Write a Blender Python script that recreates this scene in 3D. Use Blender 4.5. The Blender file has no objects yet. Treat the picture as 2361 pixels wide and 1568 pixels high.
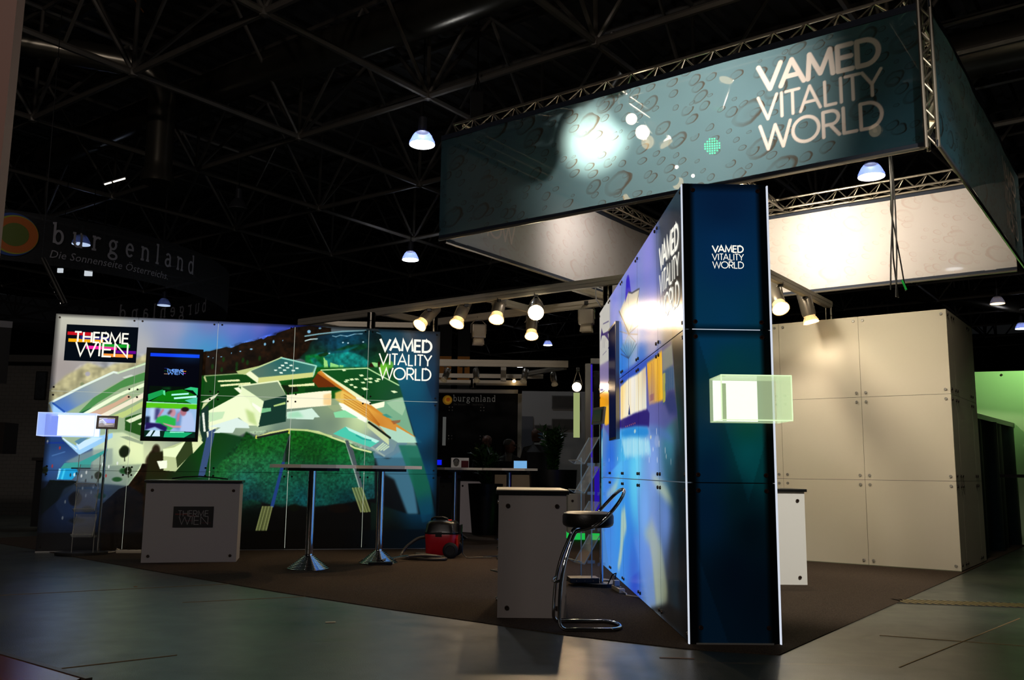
import bpy, bmesh, math, random
import numpy as np
from mathutils import Vector, Matrix, Quaternion
random.seed(4)
SC=bpy.context.scene; COL=SC.collection
PI=math.pi
# ---------------------------------------------------------------- camera
PITCH,ROLL=0.1467,0.0118
cp,sp,cr,sr=math.cos(PITCH),math.sin(PITCH),math.cos(ROLL),math.sin(ROLL)
fw=Vector((0,cp,sp));up0=Vector((0,-sp,cp));r0=Vector((1,0,0))
rt=r0*cr+up0*sr;upv=-r0*sr+up0*cr
cam=bpy.data.cameras.new('camera');cam.sensor_width=36;cam.lens=2045.26*36/2361;cam.clip_end=300;cam.clip_start=.05
co=bpy.data.objects.new('camera',cam);COL.objects.link(co)
co.matrix_world=Matrix(((rt.x,upv.x,-fw.x,0),(rt.y,upv.y,-fw.y,0),(rt.z,upv.z,-fw.z,1.0673),(0,0,0,1)))
SC.camera=co
# ---------------------------------------------------------------- world and exposure
w=bpy.data.worlds.new('hall_air');SC.world=w;w.use_nodes=True
w.node_tree.nodes['Background'].inputs[0].default_value=(.9,.95,1,1);w.node_tree.nodes['Background'].inputs[1].default_value=.004
SC.view_settings.view_transform='Standard';SC.view_settings.look='None';SC.view_settings.exposure=0;SC.view_settings.gamma=1
SC.cycles.adaptive_threshold=.03;SC.cycles.max_bounces=5;SC.cycles.diffuse_bounces=2;SC.cycles.glossy_bounces=3;SC.cycles.transparent_max_bounces=10;SC.cycles.caustics_reflective=False;SC.cycles.caustics_refractive=False;SC.cycles.sample_clamp_indirect=4
# ---------------------------------------------------------------- stand grid
TH=math.radians(-36.5);CT,ST=math.cos(TH),math.sin(TH)
def G(u,v,z=0): return Vector((u*CT-v*ST,u*ST+v*CT,z))
LW=Vector((-5.8826,11.2742,0));LA=0.2302;LD=Vector((math.cos(LA),math.sin(LA),0));LN=Vector((math.sin(LA),-math.cos(LA),0))
BW=Vector((1.1385,5.7766,0));BA=1.5832;BD=Vector((math.cos(BA),math.sin(BA),0));BN=Vector((-math.sin(BA),math.cos(BA),0))
# ---------------------------------------------------------------- helpers
def lin(c):
    if isinstance(c,str): c=[int(c[i:i+2],16)/255. for i in(0,2,4)]
    return [x/12.92 if x<=.04045 else ((x+.055)/1.055)**2.4 for x in c]
MATS={}
def mat(n,c,rough=.5,metal=0,emit=None,es=1,bump=0,bs=200,var=0,vs=8,spec=.5,trans=0,alpha=1,stretch=None,ior=1.45):
    if n in MATS:return MATS[n]
    m=bpy.data.materials.new(n);m.use_nodes=True;nt=m.node_tree;b=nt.nodes['Principled BSDF']
    b.inputs['Base Color'].default_value=(*lin(c),1);b.inputs['Roughness'].default_value=rough;b.inputs['Metallic'].default_value=metal
    b.inputs['Specular IOR Level'].default_value=spec;b.inputs['IOR'].default_value=ior
    b.inputs['Transmission Weight'].default_value=trans;b.inputs['Alpha'].default_value=alpha
    if emit: b.inputs['Emission Color'].default_value=(*lin(emit),1);b.inputs['Emission Strength'].default_value=es
    if var or bump:
        tc=nt.nodes.new('ShaderNodeTexCoord');mp=nt.nodes.new('ShaderNodeMapping');nt.links.new(tc.outputs['Object'],mp.inputs[0])
        if stretch: mp.inputs['Scale'].default_value=stretch
    if var:
        no=nt.nodes.new('ShaderNodeTexNoise');no.inputs['Scale'].default_value=vs;no.inputs['Detail'].default_value=6;nt.links.new(mp.outputs[0],no.inputs['Vector'])
        r=nt.nodes.new('ShaderNodeValToRGB');l=lin(c)
        r.color_ramp.elements[0].position=.3;r.color_ramp.elements[1].position=.7
        r.color_ramp.elements[0].color=(*[x*(1-var) for x in l],1);r.color_ramp.elements[1].color=(*[min(1,x*(1+var)) for x in l],1)
        nt.links.new(no.outputs['Fac'],r.inputs[0]);nt.links.new(r.outputs[0],b.inputs['Base Color'])
    if bump:
        n2=nt.nodes.new('ShaderNodeTexNoise');n2.inputs['Scale'].default_value=bs;n2.inputs['Detail'].default_value=4;nt.links.new(mp.outputs[0],n2.inputs['Vector'])
        bp=nt.nodes.new('ShaderNodeBump');bp.inputs['Strength'].default_value=bump;bp.inputs['Distance'].default_value=.01
        nt.links.new(n2.outputs['Fac'],bp.inputs['Height']);nt.links.new(bp.outputs[0],b.inputs['Normal'])
    MATS[n]=m;return m
def glow(n,c,s):
    if n in MATS:return MATS[n]
    m=bpy.data.materials.new(n);m.use_nodes=True;nt=m.node_tree;nt.nodes.clear()
    e=nt.nodes.new('ShaderNodeEmission');o=nt.nodes.new('ShaderNodeOutputMaterial');e.inputs[0].default_value=(*lin(c),1);e.inputs[1].default_value=s
    nt.links.new(e.outputs[0],o.inputs[0]);MATS[n]=m;return m
def clear(n,c,tint=.12,rough=.05,em=None,es=0):
    """thin acrylic: see-through with a faint sheen"""
    if n in MATS:return MATS[n]
    m=bpy.data.materials.new(n);m.use_nodes=True;nt=m.node_tree;b=nt.nodes['Principled BSDF'];o=nt.nodes['Material Output']
    b.inputs['Base Color'].default_value=(*lin(c),1);b.inputs['Roughness'].default_value=rough
    if em: b.inputs['Emission Color'].default_value=(*lin(em),1);b.inputs['Emission Strength'].default_value=es
    t=nt.nodes.new('ShaderNodeBsdfTransparent');mx=nt.nodes.new('ShaderNodeMixShader');mx.inputs[0].default_value=tint
    nt.links.new(t.outputs[0],mx.inputs[1]);nt.links.new(b.outputs[0],mx.inputs[2]);nt.links.new(mx.outputs[0],o.inputs[0]);MATS[n]=m;return m
class MB:
    def __init__(s): s.v=[];s.f=[];s.m=[];s.sm=[]
    def add(s,vs,fs,m=0,smooth=False):
        o=len(s.v);s.v+=[tuple(x) for x in vs];s.f+=[tuple(i+o for i in f) for f in fs];s.m+=[m]*len(fs);s.sm+=[smooth]*len(fs);return s
    def box(s,c,d,M=None,m=0,bev=0):
        x,y,z=d[0]/2,d[1]/2,d[2]/2
        if bev:
            bm=bmesh.new();bmesh.ops.create_cube(bm,size=1)
            for v in bm.verts: v.co=Vector((v.co.x*d[0],v.co.y*d[1],v.co.z*d[2]))
            bmesh.ops.bevel(bm,geom=bm.edges[:]+bm.verts[:],offset=bev,segments=2,profile=.7,affect='EDGES')
            bm.verts.ensure_lookup_table();vs=[v.co.copy() for v in bm.verts];fs=[[v.index for v in f.verts] for f in bm.faces];bm.free()
        else:
            vs=[Vector((a,b,e)) for a in(-x,x) for b in(-y,y) for e in(-z,z)]
            fs=[(0,1,3,2),(4,6,7,5),(0,4,5,1),(2,3,7,6),(0,2,6,4),(1,5,7,3)]
        c=Vector(c);vs=[(M@v if M else v)+c for v in vs];return s.add(vs,fs,m)
    def bx(s,a,b,m=0,bev=0):
        a=Vector(a);b=Vector(b);return s.box((a+b)/2,[abs(q) for q in(b-a)],None,m,bev)
    def tube(s,pts,r,n=10,m=0,closed=False,cap=True):
        pts=[Vector(p) for p in pts];N=len(pts);R=r if isinstance(r,(list,tuple)) else [r]*N
        vs=[];pd=None;nx=None
        for i,p in enumerate(pts):
            a=pts[(i-1)%N] if (closed or i>0) else p;b=pts[(i+1)%N] if (closed or i<N-1) else p
            t=(b-a).normalized()
            if nx is None:
                nx=t.cross(Vector((0,0,1)));nx=nx if nx.length>.01 else t.cross(Vector((1,0,0)));nx.normalize()
            else:
                nx=nx-t*nx.dot(t);nx=nx if nx.length>1e-5 else t.orthogonal();nx.normalize()
            ny=t.cross(nx)
            for k in range(n):
                q=2*PI*k/n;vs.append(p+(nx*math.cos(q)+ny*math.sin(q))*R[i])
        fs=[]
        for i in range(N if closed else N-1):
            j=(i+1)%N
            for k in range(n): fs.append((i*n+k,i*n+(k+1)%n,j*n+(k+1)%n,j*n+k))
        if cap and not closed: fs+=[tuple(range(n))[::-1],tuple(range((N-1)*n,N*n))]
        return s.add(vs,fs,m,True)
    def lathe(s,prof,c=(0,0,0),n=24,M=None,m=0):
        c=Vector(c);vs=[]
        for (r,z) in prof:
            for k in range(n):
                q=2*PI*k/n;v=Vector((r*math.cos(q),r*math.sin(q),z));vs.append((M@v if M else v)+c)
        fs=[(i*n+k,i*n+(k+1)%n,(i+1)*n+(k+1)%n,(i+1)*n+k) for i in range(len(prof)-1) for k in range(n)]
        if prof[0][0]>1e-6: fs.append(tuple(range(n))[::-1])
        if prof[-1][0]>1e-6: fs.append(tuple(range((len(prof)-1)*n,len(prof)*n)))
        return s.add(vs,fs,m,True)
    def prism(s,poly,h,M=None,c=(0,0,0),m=0):
        n=len(poly);c=Vector(c);vs=[Vector((x,y,0)) for x,y in poly]+[Vector((x,y,h)) for x,y in poly];vs=[(M@v if M else v)+c for v in vs]
        return s.add(vs,[tuple(range(n))[::-1],tuple(range(n,2*n))]+[(i,(i+1)%n,n+(i+1)%n,n+i) for i in range(n)],m)
    def build(s,name,mats,parent=None,loc=None,label=None):
        me=bpy.data.meshes.new(name)
        base=Vector(loc) if loc is not None else Vector((0,0,0))
        me.from_pydata([Vector(v)-base for v in s.v],[],s.f);me.update()
        for mm in (mats if isinstance(mats,(list,tuple)) else [mats]): me.materials.append(mm)
        me.polygons.foreach_set('material_index',s.m);me.polygons.foreach_set('use_smooth',s.sm)
        if any(s.sm) and not all(s.sm) or any(s.sm): me.set_sharp_from_angle(angle=.7)
        o=bpy.data.objects.new(name,me);COL.objects.link(o);o.location=base
        if parent: o.parent=parent
        if label:o['label']=label
        return o
def tag(o,label,cat,group=None):
    o['label']=label;o['category']=cat
    if group:o['group']=group
    return o
def thing(name,label,cat,loc=(0,0,0),rz=0,group=None):
    o=bpy.data.objects.new(name,None);COL.objects.link(o);o.location=loc;o.rotation_euler=(0,0,rz);o.empty_display_size=.1
    return tag(o,label,cat,group)
def struct(o): o['kind']='structure';return o
def dup(o,loc=None,rz=None,label=None,group=None,parent=None):
    c=o.copy();COL.objects.link(c)
    if parent is not None:c.parent=parent
    if loc is not None:c.location=loc
    if rz is not None:c.rotation_euler=(0,0,rz)
    for ch in list(o.children): dup(ch,parent=c)
    if label:c['label']=label
    if group:c['group']=group
    return c
def rotz(a): return Matrix.Rotation(a,3,'Z')
# ---------------------------------------------------------------- shared materials
ALU=mat('brushed aluminium','b4ac9c',.4,.4);ALU2=mat('truss aluminium','b0a89a',.3,.9)
CHR=mat('chrome','d8d8d8',.06,1);BLK=mat('black plastic','0c0c0c',.35);BLKM=mat('matt black','0a0a0a',.8)
WHT=mat('white laminate','d8d4d0',.45);STEEL=mat('screw steel','8c857c',.3,.9);RUB=mat('black rubber','0a0a0a',.6)
BEIGE=mat('cream top','d8c8a8',.4)
# ---------------------------------------------------------------- lights of the hall and the stand
def lamp(kind,name,loc,power,color,aim=None,size=.05,angle=60,blend=.5,parent=None):
    l=bpy.data.lights.new(name,kind);l.energy=power;l.color=color
    if kind=='SPOT': l.spot_size=math.radians(angle);l.spot_blend=blend;l.shadow_soft_size=size
    elif kind=='POINT': l.shadow_soft_size=size
    elif kind=='AREA': l.size=size
    o=bpy.data.objects.new(name,l);COL.objects.link(o);o.location=loc
    if aim is not None: o.rotation_mode='QUATERNION';o.rotation_quaternion=(Vector(aim)-Vector(loc)).to_track_quat('-Z','Y')
    if parent: 
        bpy.context.view_layer.update();o.parent=parent;o.matrix_parent_inverse=parent.matrix_world.inverted()
    return o
WARM=(1,.72,.42);COOL=(.82,.9,1)
# ---------------------------------------------------------------- structure: floor, ceiling, space frame
def floor_mat():
    m=bpy.data.materials.new('coated hall floor');m.use_nodes=True;nt=m.node_tree;b=nt.nodes['Principled BSDF'];N=nt.nodes.new;Lk=nt.links.new
    tc=N('ShaderNodeTexCoord');n1=N('ShaderNodeTexNoise');n1.inputs['Scale'].default_value=1.3;n1.inputs['Detail'].default_value=8;Lk(tc.outputs['Object'],n1.inputs['Vector'])
    r=N('ShaderNodeValToRGB');r.color_ramp.elements[0].position=.3;r.color_ramp.elements[0].color=(.026,.033,.03,1);r.color_ramp.elements[1].position=.75;r.color_ramp.elements[1].color=(.062,.068,.052,1);Lk(n1.outputs['Fac'],r.inputs[0])
    mp=N('ShaderNodeMapping');mp.inputs['Rotation'].default_value=(0,0,math.radians(62));mp.inputs['Scale'].default_value=(.35,9,1);Lk(tc.outputs['Object'],mp.inputs[0])
    n2=N('ShaderNodeTexNoise');n2.inputs['Scale'].default_value=1.6;n2.inputs['Detail'].default_value=9;Lk(mp.outputs[0],n2.inputs['Vector'])
    r2=N('ShaderNodeValToRGB');r2.color_ramp.elements[0].position=.64;r2.color_ramp.elements[0].color=(0,0,0,1);r2.color_ramp.elements[1].position=.74;r2.color_ramp.elements[1].color=(1,1,1,1);Lk(n2.outputs['Fac'],r2.inputs[0])
    mx=N('ShaderNodeMixRGB');mx.inputs[2].default_value=(.15,.11,.065,1);ml=N('ShaderNodeMath');ml.operation='MULTIPLY';ml.inputs[1].default_value=.55;Lk(r2.outputs[0],ml.inputs[0]);Lk(ml.outputs[0],mx.inputs[0]);Lk(r.outputs[0],mx.inputs[1]);Lk(mx.outputs[0],b.inputs['Base Color'])
    n3=N('ShaderNodeTexNoise');n3.inputs['Scale'].default_value=140;n3.inputs['Detail'].default_value=3;Lk(tc.outputs['Object'],n3.inputs['Vector'])
    n4=N('ShaderNodeTexNoise');n4.inputs['Scale'].default_value=4;Lk(tc.outputs['Object'],n4.inputs['Vector'])
    rr=N('ShaderNodeMapRange');rr.inputs['To Min'].default_value=.24;rr.inputs['To Max'].default_value=.42;Lk(n4.outputs['Fac'],rr.inputs['Value']);Lk(rr.outputs[0],b.inputs['Roughness'])
    bp=N('ShaderNodeBump');bp.inputs['Strength'].default_value=.25;bp.inputs['Distance'].default_value=.004;Lk(n3.outputs['Fac'],bp.inputs['Height']);Lk(bp.outputs[0],b.inputs['Normal'])
    return m
struct(MB().bx((-60,-8,-.2),(60,75,0)).build('floor',floor_mat()))
m=bpy.data.materials.new('corrugated roof deck');m.use_nodes=True;nt=m.node_tree;b=nt.nodes['Principled BSDF'];b.inputs['Base Color'].default_value=(.075,.065,.055,1);b.inputs['Roughness'].default_value=.6
dk=MB();O=G(0,0)
vs=[];fs=[];n=0
for i in range(150):                       # corrugated deck: ribs run along the v axis
    u=-62+i*.6
    for du,dz in((0,0),(.2,0),(.26,.12),(.54,.12),(.6,0)): vs+= [G(u+du,-30,12.4+dz),G(u+du,75,12.4+dz)]
    for k in range(4): a=n+k*2;fs.append((a,a+2,a+3,a+1))
    n+=10
dk.add(vs,fs);struct(dk.build('ceiling',m))
hallw=mat('dark hall wall','16140f',.9,var=.2,vs=.5)
struct(MB().bx((-60,74,0),(60,74.3,13)).build('wall_back',hallw));struct(MB().bx((-60.3,-8,0),(-60,75,13)).build('wall_left',hallw));struct(MB().bx((60,-8,0),(60.3,75,13)).build('wall_right',hallw))
# space frame: bottom chords at 9 m, top chords at 11.7 m
FR=mat('space frame steel','6c665e',.42,.3)
sf=MB();pu,pv=4.17,4.3;U0,V0=-16.4,9.1
us=[U0+pu*k for k in range(-9,7)];vs_=[V0+pv*k for k in range(-2,13)]
def bar(a,b,r): sf.tube([a,b],r,6,cap=False)
for i,u in enumerate(us):
    bar(G(u,vs_[0],9),G(u,vs_[-1],9),.07);bar(G(u,vs_[0],11.7),G(u,vs_[-1],11.7),.06)
for j,v in enumerate(vs_):
    bar(G(us[0],v,9),G(us[-1],v,9),.07);bar(G(us[0],v,11.7),G(us[-1],v,11.7),.06)
    for i,u in enumerate(us):
        bar(G(u,v,9),G(u,v,11.7),.045)
        sf.lathe([(0,-.11),(.09,-.08),(.12,0),(.09,.08),(0,.11)],G(u,v,9),8)
        if i+1<len(us): bar(G(u,v,9),G(u+pu/2,v,11.7),.045);bar(G(us[i+1],v,9),G(u+pu/2,v,11.7),.045)
        if j+1<len(vs_): bar(G(u,v,9),G(u,v+pv/2,11.7),.045);bar(G(u,vs_[j+1],9),G(u,v+pv/2,11.7),.045)
struct(sf.build('ceiling_space_frame',FR))
# purlins under the deck
pb=MB()
for j in range(-2,13):
    for f in(.25,.75): pb.box((G(us[0],V0+pv*(j+f),12.2)+G(us[-1],V0+pv*(j+f),12.2))/2,(us[-1]-us[0],.12,.22),rotz(TH))
struct(pb.build('ceiling_purlins',mat('purlin steel','3a3630',.5,.3)))
# spiral air ducts
DUCT=mat('galvanised duct','7a7468',.28,.85)
def duct(pts,r,label,ring=.12,flare=False):
    mb=MB();pts=[Vector(p) for p in pts];out=[];R=[]
    for a,b in zip(pts[:-1],pts[1:]):
        L=(b-a).length;k=max(2,int(L/ring*2))
        for i in range(k): out.append(a.lerp(b,i/k));R.append(r*(1.0 if i%2 else 1.035))
    out.append(pts[-1]);R.append(r)
    if flare: R[-1]=r*1.25;R[-2]=r*1.22
    mb.tube(out,R,20);return tag(mb.build('air_duct',DUCT,loc=pts[0]),label,'duct','spiral air ducts under the roof')
duct([(-14.5,26.5,10.6),(-6.66,20.54,10.5),(-1.71,17.31,10.5),(2.5,14.4,10.5),(9,9.9,10.5)],.42,'wide ribbed spiral duct crossing the ceiling above the pendant lamp')
duct([(6.5,22.0,10.9),(9.9,19.1,10.5),(13.5,16.0,10.2)],.55,'fat shiny ribbed duct at the right edge behind the banner corner')
el=[(-18,16.5,10.6),(-11,18.9,10.5),(-9.0,19.6,10.4)]+[(-9.0+.75*math.sin(a)*.9,19.6+.3*math.sin(a),9.65+.75*math.cos(a)) for a in(.4,.8,1.2,1.57)]+[(-8.3,19.9,8.4),(-8.3,19.9,7.6)]
duct(el,.3,'silver duct bending down to a round outlet at upper left',ring=.3,flare=True)
duct([(2.6,19.5,10.3),(1.9,20.6,9.4),(1.3,21.3,9.1)],.3,'short tilted ribbed duct above the blue banner')
duct([(14,38,9.4),(30,44,9.2)],.4,'distant duct under the roof beside the small right pendant lamp',ring=.3)
duct([(-22,34,9.6),(-13,36,9.6),(-6,34,9.6)],.35,'distant straight duct between the far left pendant lamps',ring=.3)
# high-bay pendant lamps
HB_L=glow('lamp lens cool','f4f8ff',9);HB_D=glow('lamp lens dim','c8dcff',5);HB_W=glow('lamp lens warm small','ffd8a0',3)
HBM=mat('lamp housing grey','4a4a50',.4,.5);REF=clear('prismatic reflector','8898d8',.5,.2)
def highbay(x,y,z,lens,s,label,power=0,col=COOL,top=12.3):
    t=thing('pendant_lamp',label,'lamp',(x,y,z),0,'round pendant lamps hanging under the hall roof')
    MB().lathe([(0,.62*s),(.09*s,.6*s),(.1*s,.3*s),(.13*s,.27*s)]).build('housing',HBM,t)
    MB().lathe([(.12*s,.3*s),(.2*s,.2*s),(.27*s,.06*s),(.28*s,0)],n=28).build('lamp_shade',REF if power>1 else HBM,t)
    MB().lathe([(0,.0),(.27*s,.0),(.27*s,-.015),(0,-.03)],n=28).build('lens',lens,t)
    MB().tube([(0,0,.6*s),(0,0,top-z)],.012,6).build('cable',BLK,t)
    if power>=250: lamp('SPOT','bulb',(x,y,z-.05),power,col,(x,y,0),.2,150,.6,t);lamp('POINT','bulb',(x,y,z+.12),power*.04,col,size=.08,parent=t)
    return t
for x,y,z,ln,s,lb,pw in[(-1.99,18.33,8.02,HB_L,1,'largest bright round pendant lamp left of the blue banner',420),(-3.42,28.88,8,HB_L,1,'bright round pendant lamp above the aluminium rail',260),
  (8.41,20.07,8.02,HB_L,1.1,'bright round pendant lamp below the banner right of the lit column',320),(-13.65,27.31,8,HB_D,1,'dim round pendant lamp in front of the burgenland lettering',60),
  (-15.11,37.85,8,HB_D,1,'dim round pendant lamp above the white logo panel',40),(1.99,48.7,8,HB_L,.9,'small round pendant lamp below the brightest spotlight',60),
  (.56,59.2,8,HB_L,.9,'smallest round pendant lamp above the far rail frame',60),(19.62,35.25,8,HB_W,1,'orange-tinted pendant lamp near the right edge above the white cabin',30),
  (24.05,41.3,8,HB_L,1,'white pendant lamp cut by the right picture edge',60),(14.9,29.25,8,HB_L,1,'pendant lamp glowing behind the inner right banner fabric',60),
  (-6.0,12.3,8.2,mat('unlit lens','5a5a5a',.3),1,'unlit silver pendant lamp cut by the top edge at left',0),(-7.35,22.9,7.9,mat('unlit lens','5a5a5a',.3),.9,'unlit pendant lamp hanging below the bent duct',0)]:
    highbay(x,y,z,ln,s,lb,pw)
# added fill lights out of view, standing in for further hall lamps
for x,y,z,pw,a in((-5,-6.5,8.2,850,(-2.5,10,.8)),(-7,-7.5,8.0,420,(1.5,7,.8)),(-11,13.5,7.5,90,(-10.5,16,0)),(-4,1.5,8.5,35,(-4,5,0)),(-10,6,8.5,30,(-10,9,0))): lamp('SPOT','hall_fill_light',(x,y,z),pw,(1,.88,.8),a,.3,130,.6)
lamp('SPOT','hall_fill_light',(5.6,1.2,8.3),4200,(1,.93,.8),(2.7,8.6,.3),.15,24,.7)  # added spot, brightens the right counter and the carpet around it
# fluorescent fixture upper left
t=thing('fluorescent_fixture','twin fluorescent tube fixture glowing in the dark roof at left','lamp',(-9.81,21.02,8.0),.15)
t.rotation_euler=(0,-.42,.3);t.scale=(.5,.5,.5)
MB().box((0,0,.05),(1.1,.12,.06)).build('housing',HBM,t)
MB().tube([(-.5,0,0),(-.16,0,0)],.04,8).build('tube',glow('fluorescent tube','fff6dc',5),t);MB().tube([(-.08,0,0),(.5,0,0)],.04,8).build('tube',MATS['fluorescent tube'],t)
MB().tube([(0,0,.05),(0,0,1)],.01,5).build('cable',BLK,t)
# orange reflections of a lit strip, drawn as a copper conduit
tag(MB().tube([(-8.2,15.6,11.2),(-7.9,17.6,10.6)],.018,6).build('reflection_rod',mat('copper conduit','c07838',.3,.8)),'thin copper-coloured rod drawn for an orange reflection near the top left corner','rod')
# chain hoist
t=thing('chain_hoist','black chain hoist hanging from the roof left of the banner truss','hoist',(-.75,16.8,8.2))
MB().box((0,0,.0),(.26,.26,.62),None,0,.03).build('motor',BLKM,t);MB().tube([(0,0,.3),(0,0,3.4)],.02,6).build('chain',BLK,t);MB().tube([(-.1,0,.3),(0,0,.7),(.1,0,.3)],.02,6).build('sling',BLK,t);MB().tube([(0,0,-.3),(0,0,-3.2)],.008,5).build('hook_chain',BLK,t)
# ---------------------------------------------------------------- carpet and floor details
CARP=mat('brown needle felt carpet','443930',.95,bump=.9,bs=260,var=.45,vs=110,spec=.1)
cpts=[G(-14,5.95),G(-11.74,5.74),G(-9.8,5.5),G(-8.15,5.35),G(-6.35,5.2),G(-4.9,5.13),G(-3.3,5.1),G(-2.5,5.18),G(-1.97,5.38),G(-1.96,16.6),G(-14,16.6)]
tag(MB().prism([(p.x,p.y) for p in cpts],.006).build('carpet',CARP),'brown felt carpet covering the whole stand','carpet')
FMET=mat('edge trim metal','6a6258',.4,.6)
tr=thing('wooden_floor_piece','reddish wooden flooring with metal edge trim at the lower left corner','flooring',(-2.9,4.7,0))
q=[(-2.88,5.23),(-2.15,4.68),(-2.15,2.9),(-4.4,2.9),(-4.4,6.37)]
MB().prism([(a+2.9,b-4.7) for a,b in q],.012).build('boards',mat('red brown laminate','6a3018',.25,var=.4,vs=3,stretch=(1,12,1)),tr)
d=Vector((.73,-.55,0)).normalized();MB().box(Vector((-3.2+2.9,5.49-4.7-.008,.008)),(2.75,.035,.016),rotz(math.atan2(-.55,.73))).build('edge_trim',FMET,tr)
# floor grate
gr=thing('drain_grate','slotted metal cable grate set in the floor at right','grate',(3.35,7.85,0));ga=math.atan2(7.45-7.8,5.3-3.35)
gm=MB();Mg=rotz(ga)
for k in range(62): gm.box(Mg@Vector((k*.06,0,.003)),(.028,.24,.006),rotz(ga)@Matrix.Rotation(.35,3,'Z'))
gm.build('slats',mat('grate slats','8a7a50',.4,.6),gr);MB().box(Mg@Vector((1.85,0,.001)),(3.8,.30,.002),Mg).build('frame',mat('grate pit','0a0907',.7),gr)
def scrap(x,y,sx,sy,rz,c,lb): tag(MB().box((x,y,.0035),(sx,sy,.003),rotz(rz)).build('floor_scrap',mat('scrap '+c,c,.6),loc=(x,y,0)),lb,'litter','scraps of tape and paper on the hall floor')
scrap(-1.25,6.45,.07,.035,.2,'b8b098','white paper scrap on the floor in front of the tables')
scrap(.98,5.37,.20,.012,-.1,'7a5238','strip of orange tape on the floor left of the column')
scrap(-3.35,8.2,.03,.02,.1,'a87030','tiny orange scrap on the floor left of the counter with the logo')
for i,(a,b) in enumerate([((-6.5,6.3),(-2.2,8.7)),((-2.6,7.3),(-.9,8.1)),((-2.6,4.75),(-1.9,5.3)),((2.5,6.2),(5.5,5.0)),((2.2,5.2),(3.9,7.0))]):
    a=Vector((*a,.0015));b=Vector((*b,.0015));dd=b-a
    tag(MB().box((a+b)/2,(dd.length,.008,.003),rotz(math.atan2(dd.y,dd.x))).build('floor_joint',mat('joint filler','806848',.7)),['long joint line across the floor at left','short joint line near the carpet edge','joint line by the wooden flooring','joint line right of the column','joint line crossing the right floor'][i],'joint','thin joint lines in the hall floor')

# ---- print artwork rasteriser and artwork shapes (half-centimetre wall coordinates)
def hx(c): return np.array([int(c[i:i+2],16)/255. for i in(0,2,4)])
def vnoise(w,h,sc,seed):
    r=np.random.RandomState(seed);gx,gy=int(w/sc)+3,int(h/sc)+3
    g=r.rand(gy,gx);x=np.arange(w)/sc;y=np.arange(h)/sc
    xi=x.astype(int);yi=y.astype(int);fx=x-xi;fy=(y-yi)[:,None];fx=fx*fx*(3-2*fx);fy=fy*fy*(3-2*fy)
    a=g[yi][:,xi];b=g[yi][:,xi+1];c=g[yi+1][:,xi];d=g[yi+1][:,xi+1]
    return (a*(1-fx)+b*fx)*(1-fy)+(c*(1-fx)+d*fx)*fy
def paint(ops,wm,hm,ru,rv,seed=1):
    """print artwork painted on a ru x rv per metre grid; op coordinates are half centimetres"""
    W,H=int(wm*ru)+1,int(hm*rv)+1
    im=np.zeros((H,W,3));X,Y=np.meshgrid(np.arange(W)/ru,np.arange(H)/rv)
    def mask(pts,soft=1):
        p=np.array(pts,float).reshape(-1,2)/200;m=np.zeros((H,W))
        x0,x1=p[:,0].min(),p[:,0].max();y0,y1=p[:,1].min(),p[:,1].max();pad=soft*.01
        i0,i1=max(0,int((x0-pad)*ru)),min(W,int((x1+pad)*ru)+2);j0,j1=max(0,int((y0-pad)*rv)),min(H,int((y1+pad)*rv)+2)
        if i1<=i0 or j1<=j0:return m
        acc=0
        for ox,oy in((-.25,-.25),(.25,-.25),(-.25,.25),(.25,.25)):
            xs=X[j0:j1,i0:i1]+ox/ru;ys=Y[j0:j1,i0:i1]+oy/rv;ins=np.zeros(xs.shape,bool)
            for k in range(len(p)):
                a,b=p[k-1],p[k]
                if a[1]==b[1]:continue
                c=((a[1]>ys)!=(b[1]>ys))&(xs<(b[0]-a[0])*(ys-a[1])/(b[1]-a[1])+a[0]);ins^=c
            acc=acc+ins
        s=acc/4.
        if soft>1:
            for ax,r in((1,int(soft*.005*ru)),(0,int(soft*.005*rv))):
                if r<1:continue
                for _ in(0,1):
                    q=np.concatenate([np.repeat(s.take([0],ax),r+1,ax),s,np.repeat(s.take([-1],ax),r,ax)],ax).cumsum(ax)
                    n=s.shape[ax];s=(q.take(range(2*r+1,2*r+1+n),ax)-q.take(range(0,n),ax))/(2*r+1)
        m[j0:j1,i0:i1]=s;return m
    def mix(m,c): im[:]=im*(1-m[...,None])+c*m[...,None]
    for n,o in enumerate(ops):
        if o[0]=='p': mix(mask(o[1],o[4])*o[3],hx(o[2]))
        elif o[0]=='f':
            m=mask(o[1],1.5) if o[1] else np.ones((H,W));acc=0;ws=0
            for (p,c) in o[2]:
                w=1/((X-p[0]/200)**2+(Y-p[1]/200)**2+.02)**1.5;acc=acc+w[...,None]*hx(c);ws=ws+w
            mix(m*o[3],acc/ws[...,None])
        elif o[0]=='l':
            p=np.array(o[1],float).reshape(-1,2)/200;hw=o[2]*.0075;d=np.full((H,W),9.)
            for a,b in zip(p[:-1],p[1:]):
                e=b-a;L=max(e@e,1e-9);t=np.clip(((X-a[0])*e[0]+(Y-a[1])*e[1])/L,0,1)
                d=np.minimum(d,np.hypot(X-a[0]-t*e[0],Y-a[1]-t*e[1]))
            mix(np.clip((hw-d)*rv+.5,0,1)*o[4],hx(o[3]))
        elif o[0]=='n':
            m=mask(o[1],2) if o[1] else 1;v=.6*vnoise(W,H,o[2]*ru*.01,n)+.4*vnoise(W,H,max(1.2,o[2]*ru*.004),n+7)
            im*=(1+m*(v-.5)*2*o[3])[...,None]
        elif o[0]=='b':
            p=o[1];e=((X-p[0]/200)/(o[2]*.0057))**2+((Y-p[1]/200)/(o[3]*.0057))**2
            mix(np.clip(1.6-e,0,1)*o[5],hx(o[4]))
    return np.clip(im,0,1)
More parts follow.
